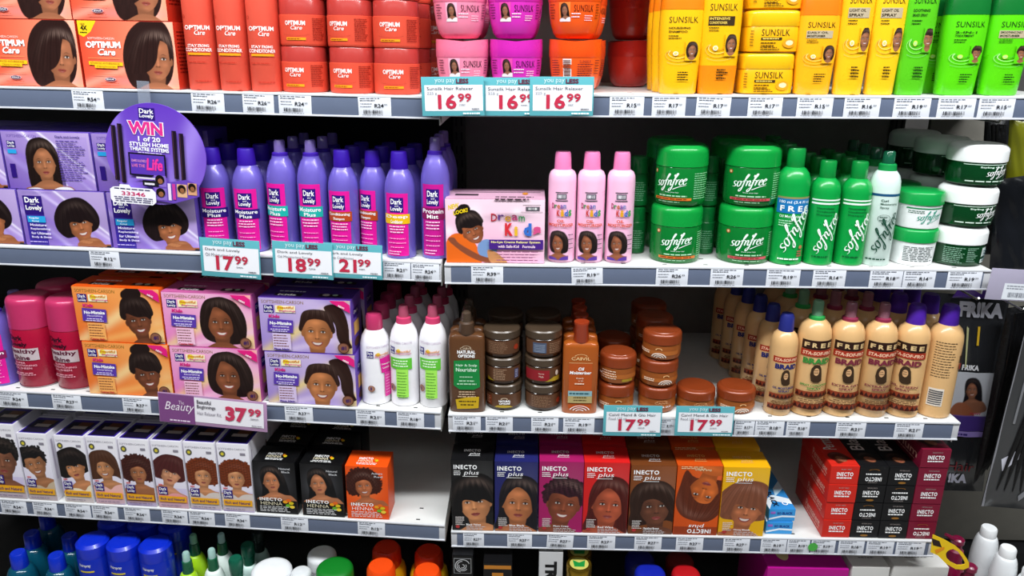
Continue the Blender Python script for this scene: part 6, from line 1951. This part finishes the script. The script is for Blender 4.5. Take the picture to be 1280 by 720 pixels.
o1 = None
for i, (px, py, d, lb) in enumerate(((22, 690, .00, 'clear teal gel bottle with blue cap, front left'), (40, 671, .068, 'clear teal gel bottle with blue cap, second row left'), (69, 690, .00, 'clear teal gel bottle with blue cap beside the big blue cans'), (87, 672, .068, 'clear teal gel bottle with blue cap, second row beside the blue cans'))):
    x, z, r, H = base_fit(BL, px, py, 22, d)
    if o1 is None: r1 = r * 1.7; H1 = H; o1 = t = gel_bottle(r1, H, '#0f5f7a', '#0d2fc0')
    else: t = dup(o1)
    put(t, BL, x, d, z, lb, 'bottle', 'teal gel bottles')
put(dup(o1), BL, BL.hit_y(60, 655, .14)[0], .14, z, 'teal gel bottle in the dark third row', 'bottle', 'teal gel bottles')
o1 = None
for i, (px, py) in enumerate(((115, 672), (154, 678), (194, 681))):
    x, z, r, H = base_fit(BL, px, py, 45, .012)
    if o1 is None:
        rb = r * .88; Hb_ = H; t = o1 = thing('hairspray_can')
        MB().lathe([(rb * .95, 0), (rb, .003), (rb, H - .035), (rb * .97, H - .033)], '#0b28a8', 44).build('can_body', 'plastic', t)
        MB().lathe([(rb * .98, H - .034), (rb * 1.0, H - .03), (rb * .98, H - .008), (rb * .8, H - .002), (.0001, H)], '#0a2cc8', 44).build('cap', 'plastic', t)
        m = MB(); P = wrap(m, [(rb, 0), (rb, H)], H - .10, rb * 1.5, .06, rb); P.text('Hairspray', .2, .8, .5, .15, '#f0f0f4', .02); P.rect(.2, .6, .6, .06, '#e8d020'); m.build('label', 'print', t)
    else: t = dup(o1)
    put(t, BL, x, .012, z, f"{('left', 'middle', 'right')[i]} of three broad blue capped cans on the base shelf", 'spray can', 'broad blue cans')
    put(dup(o1), BL, x + .004, .014 + rb * 2.1, z, f"broad blue can behind the {('left', 'middle', 'right')[i]} one", 'spray can', 'broad blue cans')


def pump_small(r, H, body, collar, nozzle):
    t = thing('braid_oil_bottle'); rc = r * .50
    MB().lathe([(r * .95, 0), (r, .004), (r, H - .09)] + [(r + (rc - r) * (1 - math.cos(PI / 2 * k / 6)), H - .09 + .04 * math.sin(PI / 2 * k / 6)) for k in range(1, 7)], body, 36).build('bottle_body', 'plastic', t)
    if nozzle:
        t2 = MB().lathe([(rc * 1.0, H - .052), (rc * 1.02, H - .048), (rc * .9, H - .022), (rc * .6, H - .02)], collar, 28).build('spray_collar', 'plastic', t)
        MB().lathe([(rc * .72, H - .021), (rc * .68, H - .003), (rc * .5, H), (.0001, H)], nozzle, 24).build('spray_nozzle', 'gel', t2)
    else:
        MB().lathe([(rc * 1.05, H - .052), (rc * 1.25, H - .03), (rc * 1.3, H - .026), (rc * 1.3, H - .005), (rc * 1.05, H), (.0001, H)], collar, 32).build('cap', 'plastic', t)
    return t


lst = [(232, 690, .00, '#a8d820', '#0c5c3a', '#bfe8e0', 'front lime bottle with dark green spray collar'), (241, 668, .055, '#a8d820', '#0c5c3a', '#9ad8b0', 'second lime bottle with spray collar, behind the front one'),
       (264, 686, .00, '#e8f4ee', '#0c5c3a', '#bfe8e0', 'front white bottle with green spray collar'), (276, 667, .055, '#e8f4ee', '#0c5c3a', '#bfe8e0', 'second white bottle with green spray collar'),
       (294, 697, .00, '#d4ece6', '#0f5a44', None, 'front pale bottle with dark green screw cap'), (309, 680, .055, '#d4ece6', '#0f5a44', None, 'second row pale bottle with dark green screw cap'),
       (322, 664, .11, '#9ab8b0', '#16221e', None, 'pale bottle with black cap in the third row')]
for px, py, d, bc, cc_, nc, lb in lst:
    x, z, r, H = base_fit(BL, px, py, 34, d)
    put(pump_small(.0225, H, bc, cc_, nc), BL, x, d, z, lb, 'bottle', 'small green and white bottles')


def dome_jar(r, H, body, lid, name='cream_jar'):
    t = thing(name)
    MB().lathe([(r * .9, 0), (r * .97, .004), (r * .97, H - .035)], body, 44).build('jar_body', 'plastic', t)
    MB().lathe([(r, H - .036), (r * 1.01, H - .034), (r, H - .014)] + dome(r, H - .014, r * .6, H - .002)[1:] + [(.0001, H)], lid, 44).build('lid', 'satin', t)
    return t


for px, py, w, d, lid, lb in ((339, 708, 50, .0, '#eef0f2', 'big white domed jar lid at the bottom edge beside the pale bottles'), (402, 689, 36, .06, '#e6e8ea', 'white domed jar standing behind the green lidded one'), (376, 712, 26, .0, '#dfe2e4', 'small white jar lid at the bottom edge left of the green lid'),
                              (418, 706, 46, .0, '#0c7a22', 'jar with glossy dark green domed lid')):
    x, z, r, H = base_fit(BL, px, py, w, d)
    put(dome_jar(r, H, '#e4e6e8', lid), BL, x, d, z, lb, 'jar')
for i, (px, py, d) in enumerate(((476, 706, .0), (483, 683, .065), (534, 712, .0), (536, 688, .065))):
    x, z, r, H = base_fit(BL, px, py, 37, d)
    t = thing('shampoo_bottle')
    rr_ = r * 1.30
    MB().lathe([(rr_ * .9, 0), (rr_, .006), (rr_, H - .06), (rr_ * .92, H - .045), (rr_ * .7, H - .036)], '#e0a810', 40, 1, .75, 2.3).build('bottle_body', 'pearl', t)
    MB().lathe([(r * .98, H - .045), (r, H - .04), (r * .95, H - .008), (r * .8, H - .001), (.0001, H)], '#ee4a10' if i % 2 == 0 else '#d8300c', 40).build('cap', 'plastic', t)
    put(t, BL, x, d, z, ('front left yellow bottle with orange cap below the empty shelf end', 'second row left yellow bottle with orange cap', 'front right yellow bottle with orange cap at the bay end', 'second row right yellow bottle with red orange cap')[i], 'bottle', 'yellow bottles with orange caps')


# right bay base shelf: boxes
def small_box(B, p0, p1, py, d, D, col, hh, name, label, printf, front=None, rz=0.0):
    x0_, zt = B.hit_y(p0, py, d); x1_, _ = B.hit_y(p1, py, d)
    W = x1_ - x0_; z = B.Z[5] + .0005; H = zt - z
    t = carton(W, H, D, col, front or (lambda P, w, h: grid(P, 0, 0, 1, 1, col, 1, 1)), topf=printf, name=name)
    put(t, B, (x0_ + x1_) / 2, d + D / 2, z, label, 'box', None, rz)
    return t


def swirl(P, w, h):
    grid(P, 0, 0, 1, 1, '#0b0b0c', 1, 1)
    a, b = .86, .07
    y0 = 1 - a * w / h - .02
    s = a * w / h
    P.rect(.07, y0, a, s, '#b8b8ba'); P.rect(.09, y0 + .02 * w / h, a - .04, s - .04 * w / h, '#0b0b0c')
    for k in range(4): P.arc(.5, y0 + s / 2, .38 - k * .09, (.38 - k * .09) * w / h, .4 + k * 1.2, 4.4 + k * 1.2, .035, '#d0d0d2')


def tform(P, w, h):
    grid(P, 0, 0, 1, 1, '#cfcfd0', 1, 1); P.text('TR', .30, .985, .12, .42, '#0c0c0e', .06, 0, -PI / 2) if False else P.text('TR', .25, .93, .30 * h / w * .5, .5 * w / h, '#0c0c0e', .06, 0, -PI / 2)


def dark_lid(P): grid(P, 0, 0, 1, 1, '#101012', 1, 1)


small_box(BR, 565, 591, 694, -.02, .05, '#0c0c0e', 0, 'gel_box', 'small black box with silver swirl square at the bay divider', dark_lid, swirl)
small_box(BR, 609, 640, 684, .06, .05, '#0c0c0e', 0, 'gel_box', 'black box with silver swirl square in the second row', dark_lid, swirl)
small_box(BR, 604, 640, 703, -.02, .045, '#0c0c0e', 0, 'gel_box', 'black box with gold bar in front of the swirl box', dark_lid, lambda P, w, h: (grid(P, 0, 0, 1, 1, '#0c0c0e', 1, 1), P.rect(.02, .95, .96, .03, '#c07a28'), P.rect(.3, .88, .4, .04, '#c07a28')))
small_box(BR, 674, 704, 690, .0, .06, '#cfcfd0', 0, 'gel_box', 'white box with bold black letters beside the gold lidded jars', lambda P: (grid(P, 0, 0, 1, 1, '#b8b8ba', 1, 1), P.rect(.3, .1, .3, .6, '#101014')), tform)
for px, py, d, lb in ((724, 704, .0, 'front jar with gold rim and green lid print'), (724, 688, .065, 'second jar with gold rim behind the first')):
    x, z, r, H = base_fit(BR, px, py, 31, d)
    t = thing('pomade_jar')
    MB().lathe([(r * .95, 0), (r, .004), (r, H - .02)], '#9a7a28', 40).build('jar_body', 'pearl', t)
    MB().lathe([(r * 1.02, H - .02), (r * 1.03, H - .003), (r * .95, H), (r * .8, H - .0012), (.0001, H - .0012)], '#b08c2c', 40).build('lid', 'metal', t)
    m = MB(); P = Panel(m, top_map(-r, -r, H - .0008), 2 * r, 2 * r); P.ell(.5, .5, .38, .38, '#c8c060'); P.poly([(.3, .3), (.7, .3), (.75, .7), (.5, .55), (.25, .7)], '#1a8a3a'); m.build('lid_print', 'print', t)
    put(t, BR, x, d, z, lb, 'jar', 'gold rimmed jars')
for px, py, w, col, d, lb in ((813, 712, 40, '#1020a0', .0, 'jar with deep blue lid at the bottom edge'), (800, 694, 38, '#0c1470', .07, 'blue lidded jar in the second row, coloured darker as in shade'), (858, 713, 37, '#b01018', .0, 'jar with red lid at the bottom edge'), (850, 696, 36, '#70100c', .07, 'red lidded jar in the second row, coloured darker as in shade')):  # second-row jars repeat the front colours darker, shade put into the colour
    x, z, r, H = base_fit(BR, px, py, w, d)
    put(dome_jar(r * .97, H, col, col), BR, x, d, z, lb, 'jar')
small_box(BR, 960, 1062, 710, .012, .19, '#b8148a', 0, 'foil_box', 'magenta foil box lying under the red colour boxes', lambda P: (grid(P, 0, 0, 1, 1, '#c8149a', 1, 1), P.poly([(0, .2), (.6, .75), (1, .85), (1, 1), (.5, .85), (0, .4)], '#f0a0dc'), P.ell(.25, .25, .08, .12, '#f0e0a0')))


def curl_top(P):
    grid(P, 0, 0, 1, 1, '#e4e2de', 1, 1); P.text('curl', .3, .30, .36, .3, '#8a5a58', -.012, .15); P.arc(.5, .7, .12, .14, 0, 6.28, .012, '#9a8a88'); P.ell(.5, .86, .05, .03, '#b05050'); P.lines(.3, .18, .5, 1, .1, .03, '#9a9a9a')


small_box(BR, 1066, 1113, 709, .012, .16, '#dcdad6', 0, 'curl_kit_box', 'white curl kit box beside the magenta one', curl_top)
small_box(BR, 1118, 1187, 708, .012, .16, '#dedcd8', 0, 'curl_kit_box', 'white curl kit box beside the yellow hang tag', curl_top)

# white bottles on the right
for i, (px, py, w, d) in enumerate(((1237, 656, 18, .10), (1255, 681, 18, .04), (1277, 708, 18, .0))):
    x, z, rc, H = base_fit(BR, px, py + 3, w, d)
    x += .010 * i; r = rc * 1.66
    t = thing('shampoo_bottle')
    MB().lathe([(r * .95, 0), (r, .005), (r, H - .075)] + [(r + (rc - r) * (1 - math.cos(PI / 2 * k / 7)), H - .075 + .055 * math.sin(PI / 2 * k / 7)) for k in range(1, 8)], '#eef1f3', 44).build('bottle_body', 'plastic', t)
    MB().lathe([(rc, H - .024), (rc * 1.04, H - .022), (rc * 1.02, H - .003), (rc * .9, H), (.0001, H)], '#f2f4f5', 36).build('cap', 'satin', t)
    put(t, BR, x, d, z, ('rearmost plain white bottle below the grey panel', 'middle plain white bottle at the lower right', 'front plain white bottle cut by the right edge')[i], 'bottle', 'plain white bottles')
# burgundy pump bottles
for i, (px, py, d) in enumerate(((1198, 672, .06), (1214, 706, .0))):
    x, z, rc, H = base_fit(BR, px, py, 18, d)
    t = thing('pump_bottle'); c = '#7a0f38'
    MB().lathe([(rc * 1.5, 0), (rc * 1.6, .005), (rc * 1.6, H - .085), (rc * 1.3, H - .065), (rc * .9, H - .055)], c, 36).build('bottle_body', 'plastic', t)
    MB().lathe([(rc * 1.0, H - .056), (rc * 1.02, H - .05), (rc * 1.0, H - .030), (rc * .7, H - .026), (rc * .62, H - .014)], c, 32).build('pump_collar', 'satin', t)
    m = MB().lathe([(rc * .60, H - .016), (rc * .85, H - .012), (rc * .85, H - .003), (rc * .6, H), (.0001, H)], c, 28)
    m.tube([(0, 0, H - .006), (-.016, -.002, H + .001), (-.030, -.004, H + .010)] if i == 0 else [(0, 0, H - .006), (-.018, -.004, H - .004), (-.034, -.007, H - .004)], [.006, .0048, .0035], c)
    m.build('pump_head', 'plastic', t)
    put(t, BR, x, d, z, ('burgundy pump bottle behind the yellow hang tag', 'front burgundy pump bottle at the bottom edge')[i], 'bottle', 'burgundy pump bottles')
# yellow hang tag with a big hole
d = -.03
n = 12
outer = [(1166, 668), (1180, 674), (1194, 682), (1203, 690), (1209, 699), (1211, 703), (1211, 709), (1204, 712), (1194, 711), (1182, 704), (1172, 694), (1163, 690)]
inner = [(1184, 689), (1187, 687), (1191, 686), (1197, 689), (1203, 697), (1206, 703), (1206, 705), (1202, 706), (1196, 706), (1188, 702), (1183, 697), (1182, 692)]
P3 = [BR.hit_y(a, b, d) for a, b in outer]; hole = [BR.hit_y(a, b, d) for a, b in inner]
xc = sum(p[0] for p in P3) / n; zc = sum(p[1] for p in P3) / n
vs = [(p[0] - xc, y, p[1] - zc) for y in (-.0007, .0007) for ring in (P3, hole) for p in ring]
fs = []
for i in range(n):
    a, b = i, (i + 1) % n
    fs.append([a, b, n + b, n + a]); fs.append([2 * n + a, 3 * n + a, 3 * n + b, 2 * n + b]); fs.append([a, 2 * n + a, 2 * n + b, b]); fs.append([n + a, n + b, 3 * n + b, 3 * n + a])
m = MB().add(vs, fs, '#f2c81a')
ld = Panel(m, lambda u, v, l: (u - xc, -.0009 - EPS * l, v - zc), 1, 1)
q = [BR.hit_y(a, b, d) for a, b in ((1164, 672), (1174, 676), (1177, 684), (1166, 681))]; ld.poly(q[::-1], '#2a1c1a')
q = [BR.hit_y(a, b, d) for a, b in ((1168, 687), (1180, 683), (1180, 686), (1170, 692))]; ld.poly(q[::-1], '#e8921a')
o = m.build('hang_tag', 'card'); tag(o, 'yellow bottle neck tag with a round hole beside the burgundy pumps', 'tag'); place(o, BR, xc, d, zc)

# ============================================================ HANGING HAIR PACKS AT THE RIGHT
xp0 = RX1 + .02
ds = thing('display_stand', 'grey display stand with black plinth behind the hanging hair packs', 'display stand'); ds.matrix_world = BR.M.copy()
pn = MB().box(xp0 + .008, xp0 + .55, .34, .352, BR.hit_y(1210, 674, .34)[1], -.12, '#77746c', .001).build('display_panel', 'backing', ds)
kb = MB().box(xp0 + .008, xp0 + .55, .30, .36, BR.Z[5] + .001, BR.hit_y(1210, 678, .34)[1], '#1b1b1d', .001).build('plinth', 'backing', ds)


def pack(quad, d, thick, base, label, prints=None, hair=None, film=True, name='hair_pack', m='bag'):
    """hanging pack; quad = four px corners TL,TR,BR,BL on the plane y=d"""
    Q = [BR.hit_y(a, b, d) for a, b in quad]
    xc = sum(q[0] for q in Q) / 4; zc = sum(q[1] for q in Q) / 4

    def at(u, v):   # v up
        tl, tr, br, bl = Q
        x = (1 - u) * ((1 - v) * bl[0] + v * tl[0]) + u * ((1 - v) * br[0] + v * tr[0])
        z = (1 - u) * ((1 - v) * bl[1] + v * tl[1]) + u * ((1 - v) * br[1] + v * tr[1])
        return x - xc, z - zc
    t = thing(name, label, 'hair pack', 'hanging hair packs')
    r = random.Random(len(label)); ph = [r.uniform(0, 6) for _ in range(6)]

    def bulge(u, v):
        e = max(0.0, min(1, 6 * min(u, 1 - u))) ** .6 * max(0.0, min(1, 8 * min(v, 1 - v))) ** .6
        w = .5 + .25 * math.sin(u * 9 + ph[0] + 3 * v) + .2 * math.sin(v * 14 + ph[1] + 4 * u) + .12 * math.sin(u * 23 + v * 17 + ph[2])
        return thick * e * (.45 + .55 * w)
    NU, NV = 22, 36
    vs = []; fs = []
    for sgn in (-1, 1):
        for j in range(NV + 1):
            for i in range(NU + 1):
                x, z = at(i / NU, j / NV); vs.append((x, sgn * (bulge(i / NU, j / NV) + .0004), z))
    K = (NU + 1) * (NV + 1)
    for j in range(NV):
        for i in range(NU):
            a = j * (NU + 1) + i; fs.append([a, a + 1, a + NU + 2, a + NU + 1]); fs.append([K + a, K + a + NU + 1, K + a + NU + 2, K + a + 1])
    MB().add(vs, fs, base).build('bag', m, t, sharp=180)
    if prints:
        mm_ = MB(); P = Panel(mm_, lambda u, v, l: (at(u, v)[0], -bulge(u, v) - .0012 - EPS * l, at(u, v)[1]), 1, 1, step=.05)
        prints(P); mm_.build('printed_card', 'card', t)
    if hair:
        mh = MB()
        for (pts, rr2) in hair:
            mh.tube([(at(u, v)[0], -bulge(u, v) - .002, at(u, v)[1]) for u, v in pts], rr2, '#0a0a0c', 8, .5)
        mh.build('hair_hank', 'hair', t)
    place(t, BR, xc, d, zc)
    return t


def frika_card(P):
    cv = Canvas(60, 52, '#c9ccd4', .8)
    face(cv, 33, 32, 17, 'long_side', .1, '#8a5a44', '#17141a', 1, .2, None, gl=.3, seed=19, flip=1)
    cv.paint(cv.poly([(10, 0), (14, 14), (24, 18), (36, 10), (38, 0)]), '#96583c'); cv.paint(cv.rect(0, 0, 60, 3), '#6a50a0')
    P.canvas(cv, .20, .40, .74, .235); P.text('FR!KA', .42, .645, .24, .028, '#f0f0f4', .05, .15)
    P.rect(.10, .335, .78, .075, '#4a3484'); P.rect(.08, .305, .80, .028, '#9a86cc'); P.lines(.3, .312, .35, 1, .01, .01, '#3a2a7a')
    P.text('PONY', .62, .42, .16, .012, '#c03a4a', .02)
    P.text('FR!KA', .30, .90, .62, .075, '#a8a8b2', .06, .12); P.text('!KA', .42, .05, .28, .055, '#c8c8d8', .06)
    P.text('Hair', .38, .12, .38, .05, '#7a1c24', -.005, .2); P.rect(.58, .77, .035, .09, '#c8a028')
    P.poly([(.42, .86), (.45, .85), (.47, .70), (.475, .66), (.455, .66)], '#b8b888')


hank = [([(.95 - .02 * k, .95 - .1 * (k % 3)), (.93 - .03 * k, .7), (.86 - .035 * k, .4), (.80 - .05 * k, .15), (.72 - .06 * k, .04)], [.006, .008, .008, .006, .002]) for k in range(4)]
pack([(1171, 366), (1262, 372), (1228, 614), (1148, 612)], .20, .010, '#26272a', 'large dark FR!KA hair pack with a portrait card hanging beside the braid sprays', frika_card)
pack([(1259, 385), (1297, 380), (1244, 575), (1216, 606)], .165, .012, '#0d0d10', 'long black hank of hair hanging beside the FR!KA pack', None, [([(.3 + .12 * k, .97), (.35 + .1 * k, .7), (.3 + .1 * k, .4), (.2 + .12 * k, .12), (.1 + .12 * k, .01 + .03 * (k % 2))], [.004, .006, .006, .005, .001]) for k in range(5)], m='hair')
pack([(1288, 385), (1345, 385), (1325, 640), (1226, 632)], .10, .012, '#3a3b3d', 'translucent grey hair pack cut by the right edge', lambda P: (P.text('Hair', .25, .40, .3, .05, '#b02c38', .0, .2), P.poly([(.1, .26), (.3, .33), (.33, .28), (.14, .20)], '#d0d0dc'), P.poly([(.0, .0), (.03, .0), (.03, 1), (.0, 1)], '#8a8a90'), P.poly([(.12, .45), (.15, .45), (.22, .95), (.18, .95)], '#77787c'), P.poly([(.4, .08), (.6, .16), (.62, .13), (.42, .05)], '#8a8b90')), [([(.42 + .05 * k, .98), (.40 + .05 * k, .72), (.30 + .06 * k, .5), (.2 + .07 * k, .30 - .02 * (k % 3)), (.12 + .1 * k, .10)], [.004, .006, .006, .005, .001]) for k in range(7)])  # pale diagonal strips beside the print are painted shine on the film
pack([(1231, 150), (1262, 150), (1252, 318), (1222, 318)], .24, .012, '#101114', 'black hair pack hanging behind the gel jars', None, [([(.3 + .15 * k, .97), (.35 + .1 * k, .6), (.3 + .1 * k, .3), (.25 + .12 * k, .02)], .004) for k in range(4)], m='hair')
pack([(1262, 150), (1300, 150), (1292, 300), (1252, 300)], .17, .010, '#8a8c1e', 'olive yellow hair pack with pale letter near the right edge', lambda P: (P.text('S', .12, .30, .3, .08, '#d8dcb0', .02), P.poly([(.0, .0), (.5, .12), (.62, .5), (.9, .8), (1, 1), (1, 0)], '#15171a')))
pack([(1244, 225), (1312, 215), (1300, 345), (1236, 350)], .13, .010, '#16181d', 'dark bluish hair bag above the ticket holder at the right edge', None, None)
pack([(1205, 352), (1250, 352), (1247, 374), (1190, 372)], .19, .003, '#4a2a80', 'purple pack header strip showing under the second shelf end', None, None)
# ticket holder
t = thing('ticket_holder', 'clear lilac ticket holder with a white price ticket at the right edge', 'ticket holder')
Q = BR.hit_y(1262, 356, -.02); W = .075; H = .058
MB().box(-W / 2, W / 2, -.0008, .0008, -H / 2, H / 2, '#a9a3b8', .0006).build('holder', 'satin', t)
m = MB(); P = Panel(m, flat_map(-W / 2 + .028, -.0010, -H / 2 + .002), .05, .030); P.rect(0, 0, 1, 1, '#dfe3ea'); P.lines(.1, .8, .7, 2, .15, .07, '#8a8e98'); P.barcode(.2, .15, .6, .3, '#7a7e88'); m.build('price_ticket', 'paper', t)
place(t, BR, Q[0], -.02, Q[1], 0, 0, .05)
# steel rods the packs hang from
for px, py, nm in ((1216, 371, 'over the FR!KA pack'), (1272, 384, 'over the black hank'), (1242, 152, 'behind the gel jars'), (1276, 150, 'holding the olive pack')):
    x, z = BR.hit_y(px, py, .12)
    m = MB().tube([(0, -.02, .004), (0, -.015, 0), (0, .22, 0)], .0022, '#b8babc', 10)
    o = m.build('display_hook', 'metal'); tag(o, f'steel display hook {nm}', 'hook'); place(o, BR, x, .12, z)
bpy.context.view_layer.update()
